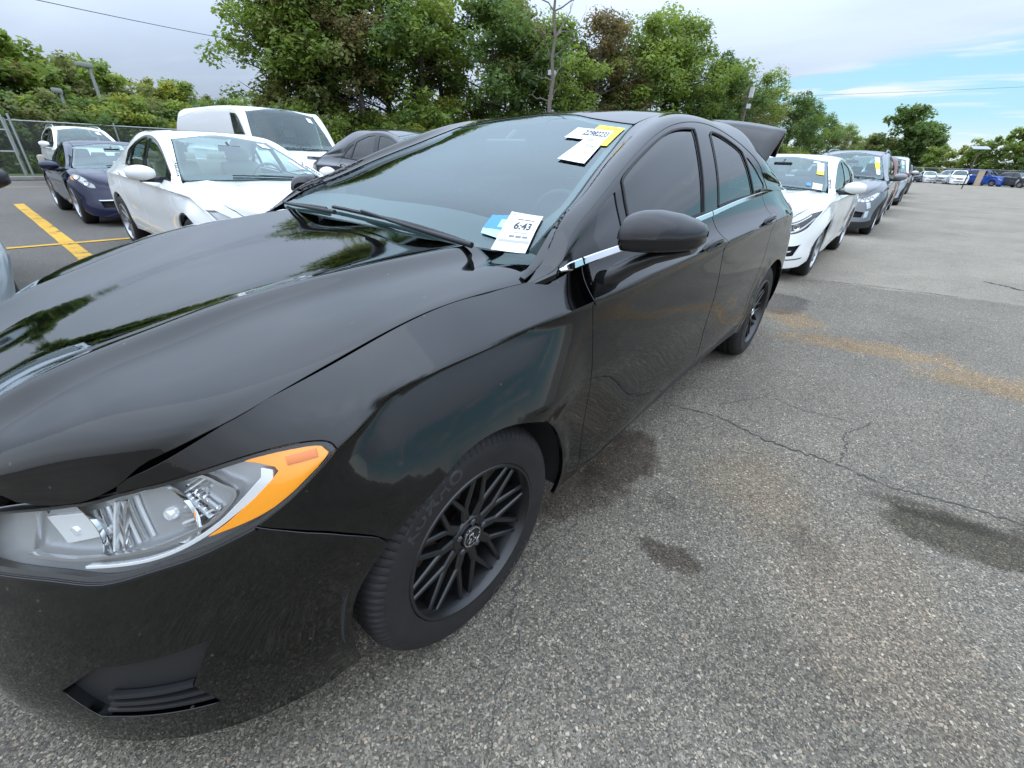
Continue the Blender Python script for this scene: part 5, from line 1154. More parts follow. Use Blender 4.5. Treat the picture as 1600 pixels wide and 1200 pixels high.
# ------------------------------------------------------------------ the ground
def asphalt_material():
    m = bpy.data.materials.new('old_asphalt'); m.use_nodes = True; nt = m.node_tree; N = nt.nodes.new; L = nt.links.new; b = nt.nodes['Principled BSDF']
    geo = N('ShaderNodeNewGeometry'); sep = N('ShaderNodeSeparateXYZ'); L(geo.outputs['Position'], sep.inputs[0]); pos = geo.outputs['Position']

    def M_(op, a, c=None, clamp=False):
        q = N('ShaderNodeMath'); q.operation = op; q.use_clamp = clamp
        for i, v in enumerate((a, c)):
            if v is None: continue
            if isinstance(v, (int, float)): q.inputs[i].default_value = v
            else: L(v, q.inputs[i])
        return q.outputs[0]

    def noise(sc, det=4, rough=.55, vec=None):
        q = N('ShaderNodeTexNoise'); q.inputs['Scale'].default_value = sc; q.inputs['Detail'].default_value = det; q.inputs['Roughness'].default_value = rough; L(vec or pos, q.inputs['Vector']); return q

    def vor(sc, feat='F1', vec=None):
        q = N('ShaderNodeTexVoronoi'); q.inputs['Scale'].default_value = sc; q.feature = feat; L(vec or pos, q.inputs['Vector']); return q

    def sm(v, lo, hi):
        q = N('ShaderNodeMapRange'); q.interpolation_type = 'SMOOTHSTEP'; q.inputs['From Min'].default_value = lo; q.inputs['From Max'].default_value = hi; L(v, q.inputs['Value']); return q.outputs[0]

    def mix(f, a, c):
        q = N('ShaderNodeMix'); q.data_type = 'RGBA'
        for k, v in ((0, f), (6, a), (7, c)):
            if hasattr(v, 'node'): L(v, q.inputs[k])
            elif k == 0: q.inputs[0].default_value = v
            else: q.inputs[k].default_value = (*v, 1)
        return q.outputs[2]

    def ramp(v, stops):
        q = N('ShaderNodeValToRGB'); L(v, q.inputs[0]); e = q.color_ramp.elements
        while len(e) > 1: e.remove(e[-1])
        e[0].position = stops[0][0]; e[0].color = (*stops[0][1], 1)
        for p, c in stops[1:]: x = e.new(p); x.color = (*c, 1)
        return q.outputs[0]
    wob = noise(9, 3); vm = N('ShaderNodeVectorMath'); vm.operation = 'MULTIPLY_ADD'; L(wob.outputs['Color'], vm.inputs[0]); vm.inputs[1].default_value = (.02, .02, .02); L(pos, vm.inputs[2])
    v1 = vor(112, 'F1', vm.outputs[0]); e1 = vor(112, 'DISTANCE_TO_EDGE', vm.outputs[0]); v2 = vor(230); rs = N('ShaderNodeSeparateColor'); L(v1.outputs['Color'], rs.inputs[0]); rs2 = N('ShaderNodeSeparateColor'); L(v2.outputs['Color'], rs2.inputs[0])
    stone = ramp(rs.outputs[0], [(0, (.075, .072, .068)), (.25, (.12, .116, .109)), (.5, (.17, .163, .152)), (.75, (.222, .211, .193)), (.88, (.34, .31, .26)), (.92, (.30, .22, .165)), (.96, (.43, .405, .36)), (1, (.46, .44, .40))])
    fines = ramp(rs2.outputs[1], [(0, (.055, .053, .049)), (.4, (.122, .116, .106)), (.75, (.185, .174, .157)), (.9, (.25, .235, .208)), (1, (.38, .36, .32))])
    bind = sm(e1.outputs['Distance'], .06, .17)
    pick = sm(rs.outputs[2], .38, .46)
    near = mix(M_('MULTIPLY', bind, pick), fines, stone)
    big = noise(.55, 6, .6); mid = noise(2.3, 5, .6); fin = noise(11, 4, .6)
    tone = M_('ADD', M_('MULTIPLY', M_('SUBTRACT', big.outputs['Fac'], .5), 1.3), M_('MULTIPLY', M_('SUBTRACT', mid.outputs['Fac'], .5), .75))
    tone = M_('ADD', tone, M_('MULTIPLY', M_('SUBTRACT', fin.outputs['Fac'], .5), .3))
    # older coarse surface near by, finer greyer surface past the seam
    line = M_('ADD', M_('ADD', sep.outputs['X'], 6.02), M_('MULTIPLY', M_('SUBTRACT', sep.outputs['Y'], .35), .22))
    wl = noise(1.6, 5, .6); past = sm(M_('ADD', line, M_('MULTIPLY', M_('SUBTRACT', wl.outputs['Fac'], .5), .35)), .03, -.03)
    v3 = vor(150); rs3 = N('ShaderNodeSeparateColor'); L(v3.outputs['Color'], rs3.inputs[0]); farc = ramp(rs3.outputs[0], [(0, (.15, .142, .13)), (.5, (.225, .213, .192)), (.9, (.295, .278, .25)), (1, (.40, .38, .34))])
    col = mix(past, near, farc)
    lit = N('ShaderNodeMix'); lit.data_type = 'RGBA'; lit.blend_type = 'MULTIPLY'; lit.inputs[0].default_value = 1; L(col, lit.inputs[6])
    gain = N('ShaderNodeCombineColor'); g = M_('ADD', 1.0, M_('MULTIPLY', tone, .62)); L(g, gain.inputs[0]); L(M_('MULTIPLY', g, .925), gain.inputs[1]); L(M_('MULTIPLY', g, .80), gain.inputs[2]); L(gain.outputs[0], lit.inputs[7])
    col = lit.outputs[2]
    # the lane between the rows on the other side is darker
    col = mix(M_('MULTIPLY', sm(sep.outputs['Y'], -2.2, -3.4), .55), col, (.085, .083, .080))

    def blob(cx, cy, rx, ry, ang, colr, amt, lo=.75, hi=1.15, nsc=4.0, namp=.9):
        nonlocal col
        mp = N('ShaderNodeMapping'); mp.vector_type = 'POINT'; L(pos, mp.inputs['Vector'])
        # bring the blob to the origin: rotate after moving
        ca, sa = math.cos(-ang), math.sin(-ang)
        mp.inputs['Rotation'].default_value = (0, 0, -ang); mp.inputs['Location'].default_value = (-(ca * cx - sa * cy), -(sa * cx + ca * cy), 0)
        sc = N('ShaderNodeVectorMath'); sc.operation = 'MULTIPLY'; L(mp.outputs[0], sc.inputs[0]); sc.inputs[1].default_value = (1 / rx, 1 / ry, 0)
        ln = N('ShaderNodeVectorMath'); ln.operation = 'LENGTH'; L(sc.outputs[0], ln.inputs[0])
        nn = noise(nsc, 6, .65); d = M_('ADD', ln.outputs['Value'], M_('MULTIPLY', M_('SUBTRACT', nn.outputs['Fac'], .5), namp * 2))
        f = M_('MULTIPLY', M_('SUBTRACT', 1.0, sm(d, lo, hi)), amt)
        q = N('ShaderNodeMix'); q.data_type = 'RGBA'; q.blend_type = 'MULTIPLY'; L(f, q.inputs[0]); L(col, q.inputs[6]); q.inputs[7].default_value = (*colr, 1); col = q.outputs[2]
    dk = (.40, .36, .33); wet = (.42, .40, .34); sand = (1.25, 1.02, .76)
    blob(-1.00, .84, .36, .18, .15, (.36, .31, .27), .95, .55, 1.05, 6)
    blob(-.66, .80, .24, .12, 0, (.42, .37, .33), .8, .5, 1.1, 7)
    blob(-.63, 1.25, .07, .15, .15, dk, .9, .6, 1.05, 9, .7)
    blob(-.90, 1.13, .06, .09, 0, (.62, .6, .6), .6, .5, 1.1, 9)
    blob(-1.52, 2.12, .34, .15, -1.25, wet, .95, .7, 1.05, 5, .55)
    blob(-1.60, 2.0, .25, .07, -1.45, wet, .8, .6, 1.1, 5, .5)
    blob(-1.85, 2.6, .5, .22, -1.0, wet, .8, .6, 1.1, 4, .6)
    blob(-4.62, .78, .55, .30, 0, (.46, .45, .46), .9, .7, 1.0, 5, .5)
    blob(-4.12, 1.0, .35, .28, .6, sand, 1.0, .55, 1.05, 5)
    blob(-3.72, 1.6, .22, .75, .28, sand, 1.0, .55, 1.05, 5)
    blob(-3.55, 2.55, .28, .75, .18, sand, 1.0, .55, 1.05, 5)
    blob(-1.30, 1.35, .35, .30, .3, (1.12, 1.03, .92), .9, .3, 1.2, 3)
    blob(-.85, 1.85, .55, .35, .5, (1.10, 1.02, .94), .8, .3, 1.2, 3)
    blob(-.45, 1.62, .35, .25, .8, (.80, .79, .78), .7, .3, 1.2, 4)
    blob(-1.05, 1.62, .14, .10, .8, (.70, .69, .67), .6, .3, 1.2, 7)
    blob(-.4, -18.9, 1.6, .35, 0, (1.7, 1.45, 1.15), .8, .5, 1.1, 1.5, .5)
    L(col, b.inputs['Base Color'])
    b.inputs['Roughness'].default_value = .88; b.inputs['Specular IOR Level'].default_value = .35
    hgt = M_('ADD', M_('MULTIPLY', bind, M_('ADD', .4, M_('MULTIPLY', rs.outputs[1], .6))), M_('MULTIPLY', rs2.outputs[0], .35))
    bp = N('ShaderNodeBump'); bp.inputs['Strength'].default_value = .6; bp.inputs['Distance'].default_value = .004; L(hgt, bp.inputs['Height']); L(bp.outputs[0], b.inputs['Normal'])
    return m


def wobble(P, amp, step, seed):
    rg = np.random.default_rng(seed); out = []
    for a, b in zip(P[:-1], P[1:]):
        a, b = np.array(a, float), np.array(b, float); L_ = np.linalg.norm(b - a); k = max(2, int(L_ / step)); n = np.array([-(b - a)[1], (b - a)[0]]) / max(L_, 1e-6)
        for j in range(k): out.append(a + (b - a) * j / k + n * rg.normal(0, amp))
    out.append(np.array(P[-1], float)); return np.array(out)


def ribbon(name, P, w, z, mt, parent, seed=1, vary=.5):
    rg = np.random.default_rng(seed); P = np.asarray(P, float); t = np.gradient(P, axis=0); n = np.stack([-t[:, 1], t[:, 0]], 1); n /= np.linalg.norm(n, axis=1, keepdims=True)
    ww = w * (1 + vary * rg.uniform(-1, 1, len(P))) / 2; ww2 = w * (1 + vary * rg.uniform(-1, 1, len(P))) / 2
    V = np.vstack([np.column_stack([P + n * ww[:, None], np.full(len(P), z)]), np.column_stack([P - n * ww2[:, None], np.full(len(P), z)])]); m = len(P)
    return link(name, mesh(name, V, [(i, i + 1, m + i + 1, m + i)[::-1] for i in range(m - 1)], mt, False), None, parent)


def build_ground():
    g = MB(); xs = [-900, -300, -120, -60, -30, -12, -6, -3, 0, 3, 12, 60, 300, 900]; V = [(x, y, 0) for x in xs for y in xs]; n = len(xs)
    g.add(V, [(i * n + j, (i + 1) * n + j, (i + 1) * n + j + 1, i * n + j + 1) for i in range(n - 1) for j in range(n - 1)])
    gr = g.build('ground', asphalt_material()); tag(gr, 'worn grey asphalt of the parking lot', kind='structure')
    mc = mat('crack_filled_with_dirt', (.055, .050, .044), .95)
    for i, (pts, w) in enumerate([([(-1.71, .80), (-1.77, 1.05), (-1.71, 1.27), (-1.70, 1.42), (-1.72, 1.61), (-1.71, 1.69), (-1.69, 1.86), (-1.73, 1.97), (-1.78, 2.3)], .007),
                                  ([(-1.75, 1.64), (-1.96, 1.65), (-2.05, 1.62), (-2.35, 1.75)], .005), ([(-1.91, 1.01), (-2.24, 1.21), (-2.20, 1.39), (-2.24, 1.64)], .004),
                                  ([(-.62, .90), (-.49, .91), (-.28, .88), (-.11, .94), (-.03, 1.04), (.13, 1.09), (.24, 1.17), (.42, 1.25)], .004),
                                  ([(-7.88, 2.55), (-7.77, 2.75), (-7.58, 2.9), (-7.4, 3.3)], .03), ([(-6.0, -.8), (-6.02, .32), (-6.22, 1.05), (-6.39, 1.69), (-6.5, 2.27), (-6.58, 2.9), (-6.8, 4.5), (-7.1, 8)], .012)]):
        # broken into runs, as old cracks are
        q = wobble(pts, max(w, .006) * 1.1, .016, 40 + i); rr = random.Random(60 + i); k = 0
        while k < len(q) - 3:
            n = rr.randint(6, 22); run = q[k:k + n + 1]; k += n + rr.choice([0, 0, 1, 2])
            if len(run) > 3: ribbon('pavement_crack', run, w * rr.uniform(.5, 1.15), .003, mc, gr, 50 + i + k, .8)
    # yellow stall markings, worn
    my = bpy.data.materials.new('worn_yellow_paint'); my.use_nodes = True; nt = my.node_tree; b = nt.nodes['Principled BSDF']; N = nt.nodes.new
    geo = N('ShaderNodeNewGeometry'); n1 = N('ShaderNodeTexNoise'); n1.inputs['Scale'].default_value = 3.2; n1.inputs['Detail'].default_value = 8; n1.inputs['Roughness'].default_value = .72; nt.links.new(geo.outputs['Position'], n1.inputs['Vector'])
    r_ = N('ShaderNodeValToRGB'); nt.links.new(n1.outputs['Fac'], r_.inputs[0]); e = r_.color_ramp.elements; e[0].position = .36; e[0].color = (.10, .085, .05, 1); e[1].position = .43; e[1].color = (.50, .27, .016, 1); x = e.new(.6); x.color = (.58, .33, .022, 1)
    nt.links.new(r_.outputs[0], b.inputs['Base Color']); b.inputs['Roughness'].default_value = .8
    def line(x0, x1, y0, y1, z=.004):
        k = 24; o = ribbon('stall_line', np.array([[(x0 + x1) / 2, y0 + (y1 - y0) * i / k] for i in range(k + 1)]) if abs(y1 - y0) > abs(x1 - x0) else np.array([[x0 + (x1 - x0) * i / k, (y0 + y1) / 2] for i in range(k + 1)]), min(abs(x1 - x0), abs(y1 - y0)), z, my, gr, 7, .06)
    line(-.21, -.05, -13.4, -2.2); line(-3.11, -2.95, -13.4, -2.2); line(-6.01, -5.85, -13.4, -2.2); line(2.69, 2.85, -13.4, -2.2)
    line(-12, 4.0, -7.26, -7.14, .008)
    return gr


GROUND = build_ground()

# verge and kerb at the foot of the fence
_v = MB(); _v.add([(-80, -60, .02), (14, -60, .02), (14, -22.3, .02), (-3, -22.0, .02), (-9.0, -27.0, .02), (-30, -20.5, .02), (-60, -10, .02), (-95, -6, .02), (-120, -30, .02)], [(0, 1, 2, 3, 4, 5, 6, 7, 8)])
_vm = mat('verge_soil', (.07, .075, .03), .95, var=(1.5, (.05, .085, .02), 2.5)); VERGE = tag(_v.build('verge', _vm), 'grassy soil verge under the trees', kind='structure')
_k = MB(); _k.box((4.0, -22.15, .06), (14, .16, .13), None, .02); tag(_k.build('kerb', mat('kerb_concrete', (.30, .29, .27), .9, var=(4, (.2, .19, .17), 2))), kind='structure')

# ------------------------------------------------------------------ trees
def leaf_material(name, c1, c2, c3):
    m = bpy.data.materials.new(name); m.use_nodes = True; nt = m.node_tree; nt.nodes.clear(); N = nt.nodes.new; L = nt.links.new
    o = N('ShaderNodeOutputMaterial'); d = N('ShaderNodeBsdfDiffuse'); t = N('ShaderNodeBsdfTranslucent'); g = N('ShaderNodeBsdfGlossy'); g.inputs['Roughness'].default_value = .45
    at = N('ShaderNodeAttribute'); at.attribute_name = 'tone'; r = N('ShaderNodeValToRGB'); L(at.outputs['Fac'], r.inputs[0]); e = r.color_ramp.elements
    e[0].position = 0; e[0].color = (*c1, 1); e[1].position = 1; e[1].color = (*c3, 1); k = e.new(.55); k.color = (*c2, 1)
    L(r.outputs[0], d.inputs[0]); L(r.outputs[0], t.inputs[0]); mx = N('ShaderNodeMixShader'); mx.inputs[0].default_value = .58; L(d.outputs[0], mx.inputs[1]); L(t.outputs[0], mx.inputs[2])
    m2 = N('ShaderNodeMixShader'); m2.inputs[0].default_value = .03; L(mx.outputs[0], m2.inputs[1]); L(g.outputs[0], m2.inputs[2]); L(m2.outputs[0], o.inputs[0]); MATS[name] = m
    return m


L_GREEN = leaf_material('leaves_green', (.10, .145, .025), (.19, .27, .045), (.32, .38, .06))
L_DARK = leaf_material('leaves_dark_green', (.065, .11, .025), (.125, .20, .045), (.22, .29, .06))
L_YELL = leaf_material('leaves_yellow_green', (.14, .17, .025), (.27, .30, .04), (.42, .41, .06))
L_RUST = leaf_material('leaves_turning_red', (.09, .095, .035), (.19, .15, .055), (.27, .18, .075))
L_OLIVE = leaf_material('leaves_olive', (.10, .12, .035), (.19, .21, .06), (.29, .30, .09))
M_BARK = mat('bark', (.085, .066, .050), .9, bump=(14, .8, .03), var=(6, (.045, .036, .03), 2))
M_BARKG = mat('bark_pale', (.20, .175, .15), .9, bump=(14, .8, .03), var=(6, (.12, .10, .085), 2))


def leaves_mesh(name, C, n_per, spread, size, mt, rg, tone_c=None, flat=.75):
    """leaf quads scattered round the clump centres C (k,4: x y z radius)"""
    k = len(C); n = n_per * k; idx = np.repeat(np.arange(k), n_per)
    off = rg.normal(0, 1, (n, 3)); off /= np.maximum(np.linalg.norm(off, axis=1, keepdims=True), 1e-6); off *= (rg.uniform(0, 1, (n, 1)) ** .45)
    P = C[idx, :3] + off * C[idx, 3:4] * np.array([1, 1, flat]) * spread
    # leaves droop outwards: normal between outward and up
    nr = off * .7 + np.array([0, 0, 1.0]) + rg.normal(0, .6, (n, 3)); nr /= np.linalg.norm(nr, axis=1, keepdims=True)
    a = np.cross(nr, rg.normal(0, 1, (n, 3))); a /= np.maximum(np.linalg.norm(a, axis=1, keepdims=True), 1e-6); b = np.cross(nr, a)
    s = size * np.exp(rg.normal(-.12, .38, (n, 1))); V = np.empty((n, 4, 3)); V[:, 0] = P - a * s; V[:, 1] = P - b * s * .55; V[:, 2] = P + a * s; V[:, 3] = P + b * s * .55
    me = bpy.data.meshes.new(name); me.vertices.add(4 * n); me.vertices.foreach_set('co', V.ravel()); me.loops.add(4 * n); me.loops.foreach_set('vertex_index', np.arange(4 * n, dtype=np.int32))
    me.polygons.add(n); me.polygons.foreach_set('loop_start', np.arange(0, 4 * n, 4, dtype=np.int32)); me.update(calc_edges=True)
    tc = (rg.uniform(0, 1, k) if tone_c is None else tone_c)[idx] * .7 + rg.uniform(0, 1, n) * .3
    at = me.attributes.new('tone', 'FLOAT', 'POINT'); at.data.foreach_set('value', np.repeat(tc, 4).astype(np.float32)); me.materials.append(mt); return me


def limb(mb, a, b, r0, r1, rg, n=6, bend=.08):
    a, b = np.array(a, float), np.array(b, float); P = [a + (b - a) * i / n + (rg.normal(0, bend, 3) * np.linalg.norm(b - a) / n if 0 < i < n else 0) for i in range(n + 1)]
    mb.tube([tuple(p) for p in P], np.linspace(r0, r1, n + 1).tolist(), 6, False); return P


def tree_proto(name, H, W, mt, seed, clumps=70, per=150, size=.13, low=.18, bark=None, gaps=.0, shape='round', multi=1):
    rg = np.random.default_rng(seed); root = bpy.data.objects.new(name, None); mb = MB(); C = []
    for m_ in range(multi):
        ox, oy = (rg.normal(0, .5, 2) if multi > 1 else (0, 0)); tilt = rg.normal(0, .05, 2) * H; r0 = .018 * H + .03
        tr = limb(mb, (ox, oy, -.2), (ox + tilt[0], oy + tilt[1], H * .9), r0, .03, rg, 9, .05); nb = max(10, int(clumps / multi / 2.5))
        for i in range(nb):
            u = low + (0.97 - low) * (i + rg.uniform(0, 1)) / nb; p = tr[min(9, int(u * 9))] * (1 - (u * 9 % 1)) + tr[min(9, int(u * 9) + 1)] * (u * 9 % 1)
            uu = (u - low) / (1 - low); prof = {'round': math.sin(math.pi * min(1, .16 + .84 * uu) ** .85) ** .7, 'tall': (1 - uu) ** .6 * .9 + .12, 'bush': (1 - uu ** 2) ** .5}[shape]
            L_ = W * .5 * prof * rg.uniform(.55, 1.12); a = rg.uniform(0, 2 * math.pi); e = p + np.array([math.cos(a) * L_, math.sin(a) * L_, L_ * rg.uniform(.05, .5)])
            limb(mb, p, e, .012 * H * (1 - .6 * u) * .6 + .012, .008, rg, 4, .12)
            for k in range(3):
                f = rg.uniform(.5, 1.05); q = p + (e - p) * f + rg.normal(0, .10 * W, 3) * np.array([1, 1, .6]); C.append((*q, rg.uniform(.055, .12) * W + .18))
    C = np.array(C)
    if gaps > 0: C = C[rg.uniform(0, 1, len(C)) > gaps]
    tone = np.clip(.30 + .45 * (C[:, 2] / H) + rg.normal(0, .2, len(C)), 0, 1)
    mb.build('trunk', bark or M_BARK, root, True)
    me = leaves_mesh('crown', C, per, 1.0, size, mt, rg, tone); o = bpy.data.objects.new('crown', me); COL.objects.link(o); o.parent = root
    return root


def plant(proto, loc, s, rz, label, group, name=None, mt=None, cat='tree'):
    o = copy_tree(proto); o.location = loc; o.rotation_euler = (0, 0, rz); o.scale = (s, s, s * random.uniform(.94, 1.06)); tag(o, label, cat, group)
    if name: o.name = name
    if mt:
        for ch in o.children:
            if ch.name.startswith('crown'): ch.material_slots[0].link = 'OBJECT'; ch.material_slots[0].material = mt
    return o


def build_trees():
    A = tree_proto('maple_tree', 12, 8.5, L_GREEN, 1, 95, 160, .125, .10, gaps=.14); B = tree_proto('oak_tree', 12, 8, L_DARK, 2, 90, 160, .125, .12, gaps=.14)
    Cc = tree_proto('ash_tree', 12, 6.5, L_YELL, 3, 85, 170, .12, .12, shape='tall'); D = tree_proto('thin_tree', 12, 6.5, L_RUST, 4, 80, 130, .11, .2, gaps=.15, bark=M_BARKG)
    S1 = tree_proto('roadside_shrub', 3.2, 3.6, L_GREEN, 5, 42, 150, .085, .02, shape='bush', multi=3); S2 = tree_proto('roadside_shrub', 3.2, 3.4, L_DARK, 6, 42, 150, .085, .02, shape='bush', multi=3)
    F1 = tree_proto('far_tree', 9, 8, L_DARK, 7, 70, 110, .21, .06); F2 = tree_proto('far_tree', 8, 7.5, L_OLIVE, 8, 70, 100, .20, .05)
    rg = np.random.default_rng(3)
    line = [(-9.6, -30.5), (-16, -28.5), (-23, -25.5), (-31, -21.5), (-40, -17.8), (-50, -14.8), (-62, -12.4), (-78, -10.4), (-100, -8)]
    P = np.array(line); seg = np.hypot(*np.diff(P, axis=0).T); cum = np.concatenate([[0], np.cumsum(seg)])
    def on(d): return np.array([np.interp(d, cum, P[:, 0]), np.interp(d, cum, P[:, 1])])
    look = {0: ('leafy green tree rising over the parked cars', A, L_GREEN), 1: ('dark green tree in the tree belt', B, L_DARK), 2: ('narrow yellow-green tree in the tree belt', Cc, L_YELL),
            3: ('sparse tree with reddening leaves in the tree belt', D, L_RUST), 4: ('olive green tree in the tree belt', A, L_OLIVE)}
    plan = [(4.6, 0, 1.0, 1.0), (5.6, 2, 1.05, 2.4), (6.3, 4, 1.02, -.6), (7.0, 0, 1.15, .6), (9.4, 3, 1.0, -.6), (11.5, 1, 1.12, 1.5), (13.8, 0, 1.1, -1), (16.2, 2, 1.05, .8), (18.5, 1, 1.1, -1), (21, 4, 1.08, 1), (23.5, 0, 1.02, -1), (26, 1, 1.02, 1.2),
            (28.6, 3, 1.05, -.3), (31.2, 4, .98, 1), (34, 0, 1.15, -1), (37, 0, 1.18, .3), (40, 0, 1.10, 1), (43.5, 1, .92, -1), (47, 2, .86, 0), (51, 4, .88, 1), (56, 0, .86, 0), (61, 3, .80, 1), (66, 1, .84, 0), (72, 0, .80, 1), (79, 1, .78, 0), (86, 4, .7, 0), (94, 0, .7, 0)]
    names = ['leafy green tree over the cargo van, at the open end of the belt', 'narrow yellow-green tree behind the cargo van roof', 'olive green tree behind the cargo van windscreen', 'broad green tree between the cargo van and the grey crossover', 'sparse reddening tree behind the grey crossover',
             'dark green tree just past the grey crossover', 'leafy green tree above the black car windscreen', 'narrow yellow-green tree above the black car windscreen', 'dark green tree left of the bare dead tree', 'olive green tree next to the bare dead tree', 'green tree behind the bare dead tree', 'dark green tree behind the wooden pole with the grey lamp box',
             'sparse tree turning red beside the wooden pole with the grey lamp box', 'olive tree between the two wooden poles', 'tall green tree near the wooden pole with white boxes', 'bright green tree behind the wooden pole with white boxes', 'green tree above the open boot lid', 'dark green tree right behind the open boot lid', 'yellow-green tree beside the open boot lid',
             'olive tree above the pearl white sedan', 'green tree behind the pearl white sedan roof', 'reddish sparse tree past the pearl white sedan', 'dark green tree behind the steel grey crossover', 'green tree above the steel grey crossover', 'dark tree above the maroon crossover', 'small olive tree near the end of the belt', 'last small green tree of the belt']
    for i, (d, k, s, o) in enumerate(plan):
        p = on(d); t = on(min(d + 1, cum[-1])) - on(max(0, d - 1)); t /= np.linalg.norm(t); nrm = np.array([t[1], -t[0]]); nrm = -nrm if nrm[1] > 0 else nrm
        p = p + nrm * (2.5 + o); plant(look[k][1], (p[0], p[1], 0), s * rg.uniform(.96, 1.05), rg.uniform(0, 6.28), names[i], 'trees of the belt beyond the cars', None, look[k][2])
    for i in range(46):
        d = 1.2 + i * 1.55 + rg.uniform(-.5, .5); p = on(min(d, cum[-1])); k = i % 2; s = rg.uniform(.75, 1.35) * (1.0 if d < 45 else .8); mt = [L_GREEN, L_DARK, L_YELL, L_GREEN, L_OLIVE][i % 5]
        nm = {L_GREEN: 'bushy green shrub under the tree belt', L_DARK: 'dark green shrub under the tree belt', L_YELL: 'yellow-green shrub under the tree belt', L_OLIVE: 'olive brown shrub under the tree belt'}[mt]
        plant((S1, S2)[k], (p[0] + rg.uniform(-.4, .4), p[1] + rg.uniform(-.2, .5), 0), s, rg.uniform(0, 6.28), nm, 'shrubs under the tree belt: ' + nm, None, mt, 'shrub')
    # hedge of shrubs behind the chain-link fence on the other side
    for i in range(26):
        x = 5 - i * .62 + rg.uniform(-.3, .3); mt = [L_DARK, L_GREEN, L_YELL, L_OLIVE, L_GREEN][i % 5]; nm = {L_GREEN: 'green vine-covered shrub behind the chain-link fence', L_DARK: 'dark shrub behind the chain-link fence', L_YELL: 'yellow-green shrub behind the chain-link fence', L_OLIVE: 'brownish shrub behind the chain-link fence'}[mt]
        plant((S1, S2)[i % 2], (x, -28.2 - rg.uniform(0, 1.2), 0), rg.uniform(.78, 1.02), rg.uniform(0, 6.28), nm, 'shrubs behind the fence: ' + nm, None, mt, 'shrub')
    for i, (x, y, s, k, mt) in enumerate([(3.5, -36, 1.0, 0, L_DARK), (1.0, -38, .95, 0, L_DARK), (-1.5, -41, .82, 1, L_RUST), (-.5, -46, .95, 0, L_DARK), (-3.6, -43, .80, 0, L_GREEN), (-6.0, -47, .78, 1, L_OLIVE), (-8.4, -50, .82, 0, L_GREEN), (-11, -53, .80, 1, L_OLIVE), (-14, -56, .82, 1, L_YELL), (-17, -58, .80, 0, L_GREEN), (-20, -60, .74, 1, L_OLIVE), (6.5, -34, 1.0, 0, L_DARK)]):
        nm = ['dark tall tree above the open gate leaf', 'dark tree next to the one above the gate leaf', 'rusty brown tree above the gate posts', 'dark tree behind the rusty brown one', 'rounded green tree behind the short light pole', 'pale olive tree behind the tall light pole', 'green tree right behind the tall light pole head',
              'pale olive tree between the tall light pole and the belt', 'yellowish tree far behind the long fence', 'green tree in the gap beside the tree belt', 'pale olive tree low in the gap beside the tree belt', 'dark tree beyond the low grey wall'][i]
        plant((F1, F2)[k], (x, y, 0), s, rg.uniform(0, 6.28), nm, 'trees far behind the fence', None, mt)
    # wood at the far end of the lot
    far = [(-118, -3.5, 1.35, 0, L_DARK), (-122, -.5, 1.1, 0, L_DARK), (-115, -7, .9, 1, L_OLIVE), (-104, 2.5, .62, 1, L_GREEN), (-101, 5.0, .66, 1, L_YELL), (-99, 7.8, .72, 1, L_GREEN), (-97, 10.5, .80, 0, L_GREEN), (-96, 13.2, .90, 1, L_RUST), (-93, 15.8, .95, 1, L_GREEN), (-91, 18.5, 1.15, 1, L_RUST), (-90, 21, .9, 0, L_DARK), (-88, 24, 1.15, 1, L_RUST), (-86, 28, 1.0, 0, L_GREEN), (-92, 12, .55, 0, L_DARK), (-88, 17, .55, 0, L_DARK), (-86, 20.5, .6, 0, L_DARK), (-130, -9, .9, 0, L_GREEN), (-135, -4, .9, 0, L_DARK), (-83, 33, 1.1, 0, L_GREEN)]
    for i, (x, y, s, k, mt) in enumerate(far):
        nm = {0: 'large round dark tree standing free at the far end', 1: 'dark tree beside the large round one at the far end', 2: 'olive tree low beside the large round dark tree', 3: 'low green bush behind the small far white sedan', 6: 'green tree behind the far blue cars', 8: 'green tree behind the solar panel', 12: 'green tree behind the far red sedan'}.get(i) or {L_GREEN: 'green tree at the far end of the lot', L_DARK: 'large dark tree at the far end of the lot', L_OLIVE: 'olive tree at the far end of the lot', L_RUST: 'tree turning brown at the far end of the lot', L_YELL: 'yellow-green bush at the far end of the lot'}[mt]
        plant((F1, F2)[k], (x, y, 0), s, rg.uniform(0, 6.28), nm, 'trees at the far end: ' + nm, None, mt)
    # bare dead tree
    mb = MB(); r2 = np.random.default_rng(9); tr = limb(mb, (0, 0, 0), (.3, .1, 13.5), .17, .04, r2, 12, .05)
    for i in range(14):
        p = tr[4 + i % 8]; a = r2.uniform(0, 6.28); L_ = r2.uniform(1.2, 2.8); e = p + np.array([math.cos(a) * L_, math.sin(a) * L_, L_ * r2.uniform(.2, 1.0)]); q = limb(mb, p, e, .045, .012, r2, 5, .15)
        for k in range(3): s0 = q[2 + k]; limb(mb, s0, s0 + r2.normal(0, .6, 3) + np.array([0, 0, .4]), .014, .005, r2, 3, .15)
    dt = empty('dead_tree', (-26.5, -18.6, 0)); tag(dt, 'bare dead tree standing in front of the tree belt', 'tree'); mb.build('trunk', M_BARKG, dt, True)
    for o in (A, B, Cc, D, S1, S2, F1, F2): drop_proto(o)


build_trees()
build_other_cars()

